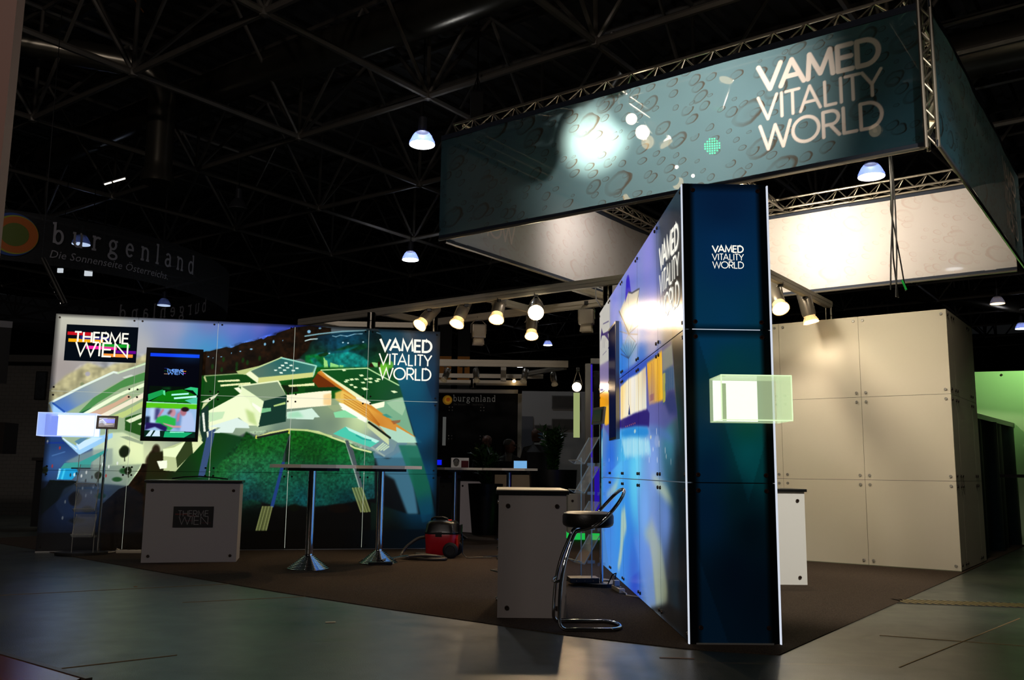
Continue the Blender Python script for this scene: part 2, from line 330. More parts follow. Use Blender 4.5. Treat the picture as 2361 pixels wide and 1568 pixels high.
OPL=[('f',0,[([26,586],'c8c8ba'),([119,591],'cacabd'),([208,533],'bcbcbc'),([15,512],'b4b0ac'),([23,468],'aca4a0'),([17,257],'27456e'),([10,202],'2c4f84'),([5,126],'10141c'),([12,29],'07080c'),([113,40],'070a12'),([196,29],'050505'),([96,292],'3058a0'),([56,280],'20407c'),([29,224],'5078b0'),([203,262],'d0d8b0'),([226,229],'e8f0c0'),([103,193],'889898'),([146,172],'889490'),([85,149],'3a5070'),([57,105],'24406c'),([100,83],'243c64'),([343,30],'141008'),([496,19],'0a0a08'),([652,20],'0a0806'),([824,21],'0a0806'),([977,21],'08141c')],1),('f',[-48,604,214,614,625,620,678,602,616,572,515,537,471,523,383,493,233,475,192,447,118,449,17,400],[([26,586],'c8c8ba'),([119,591],'cacabd'),([214,522],'bdbdbc'),([15,512],'b8b4ae'),([23,468],'aca4a0'),([292,572],'a6a8c4'),([273,525],'98a0bc'),([378,588],'8088bc'),([337,540],'6a9cd0'),([371,518],'4aa0c8'),([403,531],'5098d0'),([445,580],'8088cc'),([512,590],'8884c8'),([469,552],'4878c4'),([558,596],'5560b8'),([615,595],'2030a0'),([536,567],'2850b0')],1),('p',[-8,394,35,440,70,463,85,476,108,469,125,461,150,476,189,482,220,502,243,510,248,432,193,430,131,399,71,364,11,317],'bcb68c',0.9,3),('n',[-8,394,69,470,236,509,248,432,131,399,11,317],9,0.22,1),('b',[87,446],5,5,'b0aec0',0.8),('b',[76,419],4,4,'809068',0.7),('p',[313,497,372,517,383,518,401,524,423,531,437,529,463,543,495,551,513,559,518,556,529,565,550,569,554,575,577,585,597,593,639,600,696,596,700,516,659,518,604,504,566,508,530,491,487,470,454,461,375,448,320,446],'24160a',1,1),('n',[313,497,372,517,423,533,513,562,597,595,696,598,700,513,566,507,454,459,320,446],7,0.7,1),('b',[380,503],1.8461538461538463,1.0769230769230769,'90c8e8',0.95),('b',[392,500],0.9230769230769231,1.0769230769230769,'90c8e8',0.95),('b',[412,504],1.8461538461538463,0.7692307692307693,'90c8e8',0.95),('b',[437,515],0.6153846153846154,1.6923076923076923,'90c8e8',0.95),('b',[460,521],1.8461538461538463,1.2307692307692308,'90c8e8',0.95),('b',[488,528],3.076923076923077,1.5384615384615385,'90c8e8',0.95),('b',[523,543],2.3076923076923075,3.230769230769231,'90c8e8',0.95),('b',[545,551],2.0,3.6923076923076925,'90c8e8',0.95),('b',[569,555],0.7692307692307693,1.3846153846153846,'90c8e8',0.95),('b',[637,583],3.8461538461538463,3.8461538461538463,'90c8e8',0.95),('b',[666,594],3.076923076923077,2.0,'90c8e8',0.95),('b',[418,497],3,6,'1a4a14',0.8),('b',[453,485],3,6,'1a4a14',0.8),('b',[468,497],3,6,'1a4a14',0.8),('b',[480,491],3,6,'1a4a14',0.8),('b',[511,504],3,6,'1a4a14',0.8),('b',[453,473],3,6,'1a4a14',0.8),('b',[392,477],3,6,'1a4a14',0.8),('b',[415,469],3,6,'1a4a14',0.8),('f',[642,552,663,573,698,581,794,596,835,593,844,552,871,489,842,468,802,489,764,487,674,480,661,492,635,500,614,509,636,532],[([629,543],'141a14'),([674,575],'10243c'),([744,578],'123a5c'),([803,575],'0a1418'),([698,546],'14507c'),([723,512],'18606c'),([653,508],'0f5a38'),([681,527],'1a3a10'),([769,538],'104a3c'),([780,562],'145070'),([816,540],'0c1c0c'),([830,492],'1c7014'),([805,509],'105848'),([733,554],'146078')],1),('p',[705,533,742,549,795,557,796,542,762,536],'0e4a2a',0.9,2),('p',[630,517,660,522,684,515,681,481,662,480,654,492,631,498],'0e8040',0.9,2),('p',[642,510,656,512,678,490,662,480],'1c8078',0.8,2),('p',[679,515,693,525,748,532,782,522,802,508,798,488,702,482,685,500],'1a9088',0.95,2),('p',[653,518,667,526,724,534,762,548,776,551,743,532,686,522],'17707a',0.8,2),('p',[664,520,688,529,693,524,684,517,668,515],'1a4a20',0.9,1),('l',[628,557,642,562,660,564],1,'c8e0e0',1),('l',[627,570,665,578,726,588,791,594],1.2,'88b0b8',1),('l',[701,574,710,572,722,577,741,575,760,582,782,584],0.8,'80a8b8',1),('l',[821,589,835,585,841,578],1,'6a90a0',1),('b',[744,556],2,1.5,'c0e0e8',1),('b',[730,557],2,1.5,'c0e0e8',1),('b',[694,525],2,1.5,'c0e0e8',1),('b',[785,561],2,1.5,'c0e0e8',1),('n',[651,562,835,598,846,488,632,479],6,0.35,1),('p',[679,515,685,506,689,505,694,481,682,481],'a8e08c',1,1),('p',[698,500,721,493,722,486,698,485],'a0e090',1,1),('p',[723,494,734,493,733,487,723,486],'90d890',1,1),('p',[681,481,733,488,798,491,812,487,764,481,679,476],'88c8b8',0.9,1),('p',[802,493,808,505,823,489,812,485],'3a1a10',1,1),('p',[809,505,826,504,827,490,819,491],'a0dc90',1,1),('p',[827,507,833,507,834,478,828,480],'30180c',1,1),('p',[761,492,771,488,764,487],'103040',1,1),('f',[342,448,631,484,986,499,1001,403,752,358,348,345],[([408,439],'17601c'),([476,418],'186020'),([434,376],'134818'),([633,448],'186a20'),([868,434],'1c5a30')],1),('f',[340,252,371,317,413,365,548,394,705,400,839,417,898,412,914,358,936,291,957,245,879,244,852,246,816,258,772,269,741,285,710,296,672,310,639,315,601,315,575,312,548,307,517,296,507,300,489,306,462,290,430,272,408,265,388,248,359,220],[([367,289],'d8dcc0'),([416,290],'a8b8a0'),([438,285],'889c88'),([525,322],'b0c4a4'),([615,342],'8ca090'),([638,319],'708878'),([571,306],'70887c'),([707,339],'7c9080'),([789,330],'c8dca4'),([788,354],'e8f8c8'),([751,382],'a8bc94'),([705,374],'98ac88'),([825,301],'8898a0'),([850,272],'7c96a8'),([870,374],'a0c08c'),([895,327],'789c90')],1),('p',[3,370,148,454,166,454,233,487,245,287,230,274,182,298,159,288,83,239,40,278,13,345],'a8bc98',1,1),('f',[8,373,149,450,224,477,226,458,179,437,139,413,106,386,42,345],[([14,373],'6c8cb0'),([36,357],'5080d0'),([70,386],'9cacb0'),([119,421],'b0b8b0'),([191,453],'b4b8b0'),([212,459],'a8aea4')],1),('l',[3,369,80,415,149,453,160,451],1.8,'e8f4e8',1),('l',[160,451,224,478],1.5,'d8ecc8',1),('p',[2,370,8,373,45,345,35,331,13,344],'a8d0f0',1,1),('l',[11,369,39,348],1.6,'2a60b0',1),('p',[171,440,192,448,205,444,187,433],'d4dcd0',1,1),('p',[73,346,106,386,179,437,226,456,227,435,169,411,118,374,96,355],'5a9a58',1,1),('p',[71,344,104,361,88,345],'2c6a48',1,1),('p',[77,341,152,391,198,414,227,429,228,419,170,392,100,345],'f0ffd8',1,1),('p',[97,345,159,376,188,396,197,390,132,346,98,325],'d8b89c',1,1),('p',[99,328,132,346,188,380,229,405,229,391,172,357,102,314],'f4ecd4',1,1),('p',[155,341,184,354,230,385,231,369,179,335],'c8d890',1,1),('p',[99,302,122,315,128,309,100,289],'e8f0c8',1,1),('p',[100,314,133,331,159,338,134,312,102,300],'a8c480',1,1),('p',[185,336,220,349,232,345,236,287,187,304],'2e6424',1,1),('p',[187,329,220,346,235,350,235,342,198,323],'e8f0d0',1,1),('p',[216,321,233,329,233,323,222,318],'e0ecc8',1,1),('f',[104,283,158,297,182,299,233,274,237,215,204,164,156,148,118,190,114,252],[([98,270],'b8d8d8'),([150,271],'dce8c0'),([203,256],'f4fcc8'),([226,229],'f0fcc8'),([142,227],'a8bca8'),([207,184],'a8b898'),([135,171],'8c9c98')],1),('p',[39,281,73,262,109,283,158,296,159,285,83,239,74,247],'a8d4f0',1,1),('p',[73,267,109,283,136,284,82,251],'d4ecf4',1,1),('p',[69,273,83,282,101,283,79,265],'6894a8',1,1),('l',[42,280,75,254],0.8,'e8f8ff',1),('p',[176,287,194,289,233,274,232,268,195,279],'8c9c88',0.7,1),('p',[83,239,114,252,161,257,163,216,106,206,85,217,50,220],'98a8a0',0.7,2),('p',[57,223,86,239,115,240,116,231,93,221,56,220],'7898a0',0.5,2),('p',[41,204,50,218,84,221,149,256,149,250,113,221,111,206,74,205],'4ca8a0',1,1),('p',[35,178,39,204,77,205,86,196,70,177],'28a8d8',1,1),('p',[36,178,38,204,43,203,38,178],'a0e0f8',1,1),('l',[47,180,51,201],1.5,'50d0f0',1),('l',[68,205,111,205],1.2,'142830',1),('p',[10,158,19,176,87,174,66,149,34,118,5,88,0,151],'101c14',1,1),('n',[10,158,19,176,87,174,66,149],4,0.5,1),('f',[54,155,90,174,114,206,163,213,234,218,202,164,167,148,141,111,96,89,59,82,37,112],[([94,171],'7a8c94'),([135,182],'8a9a90'),([206,206],'98a890'),([77,116],'2c4878'),([119,94],'384e70'),([148,128],'5c6c84')],0.8),('b',[141,134],12.649999999999999,7.199999999999999,'98a0a0',0.7),('b',[140,137],11,6,'2c5c34',0.95),('b',[177,176],11.5,6.0,'98a0a0',0.7),('b',[177,179],10,5,'2c5c34',0.95),('b',[192,196],10.35,7.199999999999999,'98a0a0',0.7),('b',[192,200],9,6,'2c5c34',0.95),('b',[112,101],11.5,8.4,'384868',0.7),('b',[112,104],10,7,'141c18',0.95),('b',[91,72],18.4,7.199999999999999,'384868',0.7),('b',[91,75],16,6,'141c18',0.95),('b',[97,156],1.6,3.8,'e8ece8',0.9),('b',[106,138],1.6,3.8,'e8ece8',0.9),('b',[118,146],1.6,3.8,'e8ece8',0.9),('b',[92,187],1.6,3.8,'e8ece8',0.9),('b',[140,216],1.6,3.8,'e8ece8',0.9),('b',[150,188],1.6,3.8,'b04040',0.9),('b',[75,190],1.6,3.8,'e8ece8',0.9),('b',[59,122],1.6,3.8,'e8ece8',0.9),('b',[145,157],1.6,3.8,'b04040',0.9),('b',[103,175],1.6,3.8,'303840',0.9),('b',[122,160],1.6,3.8,'e8ece8',0.9),('b',[103,196],1.6,3.8,'e8ece8',0.9),('b',[56,82],1.6,3.8,'e8ece8',0.9),('b',[133,157],1.6,3.8,'e8ece8',0.9),('b',[117,184],1.6,3.8,'303840',0.9),('b',[66,189],1.6,3.8,'303840',0.9),('b',[80,193],1.6,3.8,'303840',0.9),('b',[155,210],1.6,3.8,'e8ece8',0.9),('b',[141,240],1.6,3.8,'303840',0.9),('b',[175,219],1.6,3.8,'e8ece8',0.9),('b',[22,210],1.6,3.8,'b04040',0.9),('b',[36,256],1.6,3.8,'b04040',0.9),('b',[6,271],1.6,3.8,'e8ece8',0.9),('l',[20,236,48,246],1,'6088b8',0.7),('l',[1,268,44,269],1.4,'1838a0',0.5),('b',[134,189],4.5,4.95,'1c2a14',0.9),('b',[129,186],4.5,4.95,'1c2a14',0.9),('b',[131,193],4.5,4.95,'1c2a14',0.9),('b',[133,186],4.5,4.95,'1c2a14',0.9),('b',[128,190],4.5,4.95,'1c2a14',0.9),('b',[134,191],4.5,4.95,'1c2a14',0.9),('b',[131,185],4.5,4.95,'1c2a14',0.9),('l',[131,189,133,173],0.8,'202418',1),('b',[193,250],7.0,7.700000000000001,'1c2a14',0.9),('b',[186,245],7.0,7.700000000000001,'1c2a14',0.9),('b',[189,256],7.0,7.700000000000001,'1c2a14',0.9),('b',[192,245],7.0,7.700000000000001,'1c2a14',0.9),('b',[185,250],7.0,7.700000000000001,'1c2a14',0.9),('b',[193,253],7.0,7.700000000000001,'1c2a14',0.9),('b',[188,243],7.0,7.700000000000001,'1c2a14',0.9),('l',[189,249,192,225],0.8,'202418',1),('b',[87,130],8.5,9.350000000000001,'1c1610',0.9),('b',[78,125],8.5,9.350000000000001,'1c1610',0.9),('b',[82,137],8.5,9.350000000000001,'1c1610',0.9),('b',[85,124],8.5,9.350000000000001,'1c1610',0.9),('b',[76,131],8.5,9.350000000000001,'1c1610',0.9),('b',[86,134],8.5,9.350000000000001,'1c1610',0.9),('b',[81,123],8.5,9.350000000000001,'1c1610',0.9),('l',[82,130,85,100],0.8,'202418',1),('b',[204,201],4.5,4.95,'1c2a14',0.9),('b',[199,199],4.5,4.95,'1c2a14',0.9),('b',[201,205],4.5,4.95,'1c2a14',0.9),('b',[203,198],4.5,4.95,'1c2a14',0.9),('b',[198,202],4.5,4.95,'1c2a14',0.9),('b',[203,204],4.5,4.95,'1c2a14',0.9),('b',[200,197],4.5,4.95,'1c2a14',0.9),('l',[201,201,203,185],0.8,'202418',1),('b',[8,200],4.0,4.4,'1c2a14',0.9),('b',[4,198],4.0,4.4,'1c2a14',0.9),('b',[6,204],4.0,4.4,'1c2a14',0.9),('b',[7,198],4.0,4.4,'1c2a14',0.9),('b',[3,201],4.0,4.4,'1c2a14',0.9),('b',[7,202],4.0,4.4,'1c2a14',0.9),('b',[5,197],4.0,4.4,'1c2a14',0.9),('l',[6,200,8,186],0.8,'202418',1),('p',[204,164,229,205,234,219,269,218,297,257,314,69,253,-14,154,-14,141,111,182,154],'1c1006',1,1),('n',[204,164,234,219,299,232,311,7,154,-12,141,111],6,0.8,1),('b',[265,252],8.4,14,'261a0c',0.9),('b',[253,224],9.6,16,'261a0c',0.9),('b',[257,238],7.199999999999999,12,'261a0c',0.9),('p',[282,257,338,281,388,305,368,268,317,200,287,202],'c8d4a4',1,1),('p',[282,257,309,262,363,295,368,268,315,236,285,239],'f0fcd0',1,1),('p',[269,226,294,228,295,208,278,206],'f8ffe8',1,1),('p',[315,236,338,281,355,281,357,250,320,209],'40502c',1,1),('f',[251,246,352,265,382,312,482,292,532,190,541,-14,432,-20,261,-14,244,184],[([386,244],'145018'),([421,199],'1c6038'),([467,155],'1c5c50'),([334,209],'18401c'),([426,98],'10281c'),([495,31],'0a0c0a'),([373,75],'0c140c'),([290,219],'30240c')],1),('p',[391,312,409,313,389,187,373,187],'486088',1,1),('p',[282,257,338,281,388,305,368,268,317,200,287,202],'c8d4a4',1,1),('p',[282,257,309,262,363,295,368,268,315,236,285,239],'f0fcd0',1,1),('p',[269,226,294,228,295,208,278,206],'f8ffe8',1,1),('p',[315,236,338,281,355,281,357,250,320,209],'40502c',1,1),('f',[410,202,430,229,462,253,487,307,511,291,549,304,596,314,653,314,697,302,749,285,787,268,814,262,826,259,831,134,749,120,661,110,618,116,588,109,510,130,448,116,409,64],[([461,268],'14581c'),([482,298],'0c4010'),([527,282],'1c7024'),([617,296],'1a6a1c'),([709,286],'167024'),([664,250],'14501c'),([756,253],'187034'),([474,234],'3c8454'),([419,233],'287838'),([553,213],'2a7450'),([488,178],'28746c'),([578,156],'1c584c'),([667,192],'1c5848'),([759,182],'1c6450'),([805,207],'2c7860'),([647,134],'145058'),([512,133],'102c38'),([761,136],'0c3038'),([819,148],'184850'),([389,187],'206030'),([357,175],'144820')],1),('n',[410,202,487,307,596,314,749,290,826,259,832,112,409,64],2.5,0.35,1),('p',[478,108,532,117,607,112,618,116,635,110,684,93,738,111,793,127,832,117,836,1,483,0],'0b0a08',0.75,8),('b',[619,109],12,8,'101808',0.6),('b',[739,107],24,10,'180e08',0.7),('b',[856,90],25,14,'18140c',0.6),('p',[597,297,603,299,591,228,583,228],'3c4c4c',1,1),('p',[583,228,591,228,567,109,558,109],'2c4c88',1,1),('p',[590,263,601,297,603,228,591,228],'0c1c10',0.6,1),('p',[746,287,753,289,770,261,798,163,789,163,766,234],'586468',1,1),('l',[748,284,789,163],1,'a0b4a8',1),('l',[539,111,526,50],1.2,'98a068',0.85),('l',[543,111,530,50],1.2,'707848',0.85),('l',[547,111,534,50],1.2,'98a068',0.85),('l',[551,111,539,50],1.2,'707848',0.85),('l',[555,111,543,50],1.2,'98a068',0.85),('l',[559,111,547,50],1.2,'707848',0.85),('l',[563,111,551,50],1.2,'98a068',0.85),('l',[771,161,796,98],1.2,'a0a870',0.85),('l',[775,161,800,98],1.2,'707848',0.85),('l',[779,162,804,98],1.2,'a0a870',0.85),('l',[783,162,807,98],1.2,'707848',0.85),('l',[787,162,811,98],1.2,'a0a870',0.85),('l',[791,162,815,99],1.2,'707848',0.85),('l',[795,162,819,99],1.2,'a0a870',0.85),('p',[453,467,510,483,569,509,661,491,657,465,653,458,512,436,479,458,458,459],'c4d090',1,1),('f',[488,469,569,508,659,489,652,470,511,451],[([518,467],'6c8474'),([562,498],'2a7070'),([619,495],'3a8078'),([654,485],'4c8880'),([541,474],'588078')],1),('l',[566,508,661,489,652,460],1.2,'a8e0d0',1),('p',[511,451,654,471,653,459,512,437],'d8dc94',1,1),('p',[477,460,488,469,511,451,510,436],'f4f8d4',1,1),('l',[488,469,569,509],1,'c8dca8',1),('p',[576,496,584,496,586,492,578,492],'f0fff0',1,1),('p',[567,489,575,489,577,485,569,485],'f0fff0',1,1),('p',[561,482,568,482,570,479,562,478],'f0fff0',1,1),('p',[581,483,589,483,591,480,583,479],'f0fff0',1,1),('p',[573,476,581,476,583,473,575,472],'f0fff0',1,1),('p',[564,469,572,469,574,465,566,465],'f0fff0',1,1),('p',[589,489,597,490,599,486,591,486],'f0fff0',1,1),('p',[605,483,613,483,614,479,606,479],'f0fff0',1,1),('p',[596,476,604,476,605,472,597,472],'f0fff0',1,1),('p',[550,475,558,475,559,472,552,471],'f0fff0',1,1),('p',[371,448,477,457,504,436,451,421,466,407,402,367,375,369],'16561c',1,1),('p',[406,440,461,445,464,440,408,436],'f0f4c0',1,1),('p',[414,429,490,438,492,433,415,424],'f0f4c0',1,1),('p',[371,448,375,451,381,434,376,437],'c8d098',1,1),('l',[373,451,458,460],0.8,'a8b888',1),('p',[467,427,562,444,586,407,528,389],'8ca084',1,1),('l',[462,427,562,444,587,407],1.3,'f0f8d0',1),('p',[528,390,586,407,588,336,515,319],'20483c',1,1),('p',[554,379,584,389,585,383,555,375],'c0d890',1,1),('p',[524,370,547,372,548,363,523,357],'88c898',1,1),('p',[466,407,467,427,528,389,517,319,492,340,459,362],'ecf8d0',1,1),('p',[449,421,462,424,470,414,466,407],'f8ffe0',1,1),('p',[389,360,466,407,489,392,520,324,492,323,466,344,394,306],'f4fcd8',1,1),('p',[498,385,522,371,520,357,499,378],'fcfff0',1,1),('p',[481,368,504,357,515,322,492,333],'c0d890',0.8,3),('p',[403,302,421,316,391,318,462,343,490,328,495,316,459,316,453,303],'e4f4ec',1,1),('p',[389,355,430,359,424,340,393,330],'c8e8c0',0.8,1),('p',[369,359,388,376,392,297,380,276,370,308],'22443a',1,1),('p',[373,353,378,355,385,305,380,304],'f0f4e8',1,1),('p',[387,304,392,306,393,292,390,288],'e8ecd8',1,1),('p',[368,382,400,400,411,407,403,395,386,381],'e8ecd0',1,1),('p',[351,284,366,296,380,276,357,247],'e8f0c0',1,1),('p',[375,380,387,381,371,362],'d8e0b0',1,1),('p',[570,433,592,446,662,458,670,437,703,433,704,421,608,414,585,407,565,442],'16581c',1,1),('p',[572,433,611,434,617,418,587,412],'1c2010',0.8,1),('p',[589,434,656,441,658,435,593,429],'ecf0b8',1,1),('p',[587,407,704,424,705,383,589,370],'fcf8dc',1,1),('f',[683,411,704,416,705,383,684,384],[([698,398],'f0c070'),([687,403],'fce8c0')],0.8),('p',[589,362,633,369,654,374,676,350,662,349,659,343,590,344],'d8f0e0',1,1),('p',[592,360,619,365,634,349,592,345],'98d8b0',0.6,3),('p',[674,477,798,488,837,468,887,444,900,412,811,389,767,414,698,462],'14582a',1,1),('f',[674,477,798,488,837,468,887,444,900,412,811,389,767,414,698,462],[([725,464],'186428'),([785,431],'145020'),([843,445],'246438'),([880,416],'305c48'),([795,467],'186030')],0.7),('l',[674,478,798,488,837,468,888,443],1,'c8ecb0',1),('p',[777,469,786,470,791,466,782,464],'e8f8c8',1,1),('p',[751,457,760,458,765,454,756,452],'e8f8c8',1,1),('p',[764,458,773,459,778,455,769,454],'e8f8c8',1,1),('p',[739,454,748,455,753,452,744,450],'e8f8c8',1,1),('p',[736,450,744,451,749,447,740,446],'e8f8c8',1,1),('p',[790,459,798,460,803,456,795,454],'e8f8c8',1,1),('p',[801,461,810,462,815,458,806,456],'e8f8c8',1,1),('p',[823,460,832,461,837,457,828,456],'e8f8c8',1,1),('p',[782,449,791,450,796,446,787,445],'e8f8c8',1,1),('p',[801,451,810,452,815,448,806,447],'e8f8c8',1,1),('p',[819,455,828,456,833,452,824,450],'e8f8c8',1,1),('p',[751,441,759,443,764,439,756,437],'e8f8c8',1,1),('p',[762,436,770,437,775,433,767,431],'e8f8c8',1,1),('p',[729,482,737,483,742,479,734,477],'e8f8c8',1,1),('p',[784,433,795,434,804,429,793,426],'f0fcd0',1,1),('p',[865,427,875,428,885,424,874,421],'f0fcd0',1,1),('p',[652,448,665,470,667,473,728,432,669,430],'7a3c10',1,1),('p',[633,439,657,442,658,435,634,433],'f0f4c0',1,1),('p',[634,428,728,434,733,425,634,416],'10481c',1,1),('p',[667,473,674,477,733,434,811,389,886,338,941,300,956,289,917,285,867,298,832,331,735,386,729,408,733,425,716,434],'d8983c',1,1),('f',[714,417,733,425,767,407,802,384,839,361,886,331,884,318,835,334,778,364,737,386,715,400],[([739,393],'f0d070'),([799,372],'e8b050'),([776,347],'f8e890'),([824,331],'c88030'),([871,326],'d8a050')],0.9),('l',[738,413,802,376,837,334],0.8,'b87020',0.6),('l',[739,406,802,370,837,333],0.8,'b87020',0.6),('l',[739,398,802,363,837,332],0.8,'b87020',0.6),('l',[739,391,803,356,837,330],0.8,'b87020',0.6),('l',[667,470,733,427],1.6,'c88030',1),('p',[674,477,698,462,811,394,811,386,777,402,691,461],'f0f4c8',1,1),('p',[771,408,786,405,811,394,811,388,789,393,772,402],'f8f4e0',1,1),('p',[725,391,737,389,803,350,801,338,759,358,730,376],'fcfff0',1,1),('p',[883,329,938,300,956,286,890,285,867,298,835,331,884,316],'b8dcc8',1,1),('p',[811,388,900,410,914,363,933,305,886,335,846,363],'88b898',0.9,1),('p',[811,388,849,398,848,383,826,377],'fcffe0',1,1),('p',[854,395,900,409,908,383,899,360,870,379],'b0d0b0',0.8,1),('p',[843,361,855,364,873,354,858,353],'50a090',1,1),('p',[868,345,895,348,893,341,876,335],'a06040',0.7,1),('l',[808,339,867,298],2,'20281c',1),('p',[803,338,808,335,864,296,865,277,804,326],'d0dcb0',1,1),('p',[712,364,742,371,779,351,717,350],'98e0b0',1,1),('p',[692,382,727,386,735,377,714,366],'a8b890',0.8,1),('p',[713,306,746,326,838,287,815,271,782,282],'5cd0b8',1,1),('p',[746,326,838,289,829,283,756,315],'c8f4e8',1,1),('l',[776,303,793,294,815,290],1.2,'30a8a0',1),('l',[828,264,849,283],1.4,'c8dcc0',1),('l',[835,264,854,280],1.4,'c8dcc0',1),('l',[843,264,859,277],1.4,'c8dcc0',1),('l',[851,264,864,274],1.4,'c8dcc0',1),('l',[818,271,854,247],1.6,'a8b8b0',1),('p',[821,259,850,245,878,262,887,284,917,285,879,244,826,242],'7090a0',0.8,1),('l',[639,314,674,310,710,296,746,284,772,269,816,258],1.6,'d8e4a8',1),('p',[746,288,755,288,772,241,764,241],'586468',1,1),('l',[517,293,548,305,596,315,601,315],1.6,'d8dc98',1),('l',[601,315,645,314,709,299],1.6,'c8d898',1),('p',[511,297,515,297,516,288,511,289],'d8dc70',1,1),('p',[595,315,599,315,599,303,595,304],'d0d860',1,1),('l',[517,292,594,310],1.8,'24302c',1),('p',[824,254,863,241,909,268,922,245,943,138,951,91,921,91,882,185,840,207],'5890a8',0.8,3),('f',[891,279,945,278,977,198,999,80,963,68,937,162],[([921,256],'2c7c68'),([954,174],'1c7058'),([974,103],'105068')],0.9),('f',[822,607,1007,611,1026,-8,1008,92,961,228,911,376,871,494],[([862,585],'1c4c60'),([935,582],'1c4a60'),([996,586],'102c40'),([902,484],'20708c'),([940,437],'146080'),([994,439],'103050'),([943,317],'0e5a7c'),([1000,258],'082c40'),([977,198],'0a4c70'),([1011,80],'081c28')],0.93),('p',[961,458,1003,349,1020,199,1007,611,910,605],'0c2038',0.3,1),('f',[820,125,927,91,1008,92,1020,-8,825,-8],[([832,102],'10281c'),([950,103],'105070'),([999,68],'0c3048'),([882,32],'0c0c08'),([965,21],'081820')],0.7),('b',[844,487],11,15,'a0e850',0.75),('b',[862,500],7,9,'98e850',0.6),('f',[-13,174,104,171,209,162,242,140,248,41,-9,39],[([5,126],'080c16'),([109,94],'101c34'),([192,95],'0c1018'),([137,149],'182a48'),([54,159],'0c1420'),([112,51],'04060c')],0.6),('f',[-9,45,1024,51,1026,-14,-5,-14],[([217,19],'080604'),([652,20],'090705'),([977,21],'081018')],0.8)]
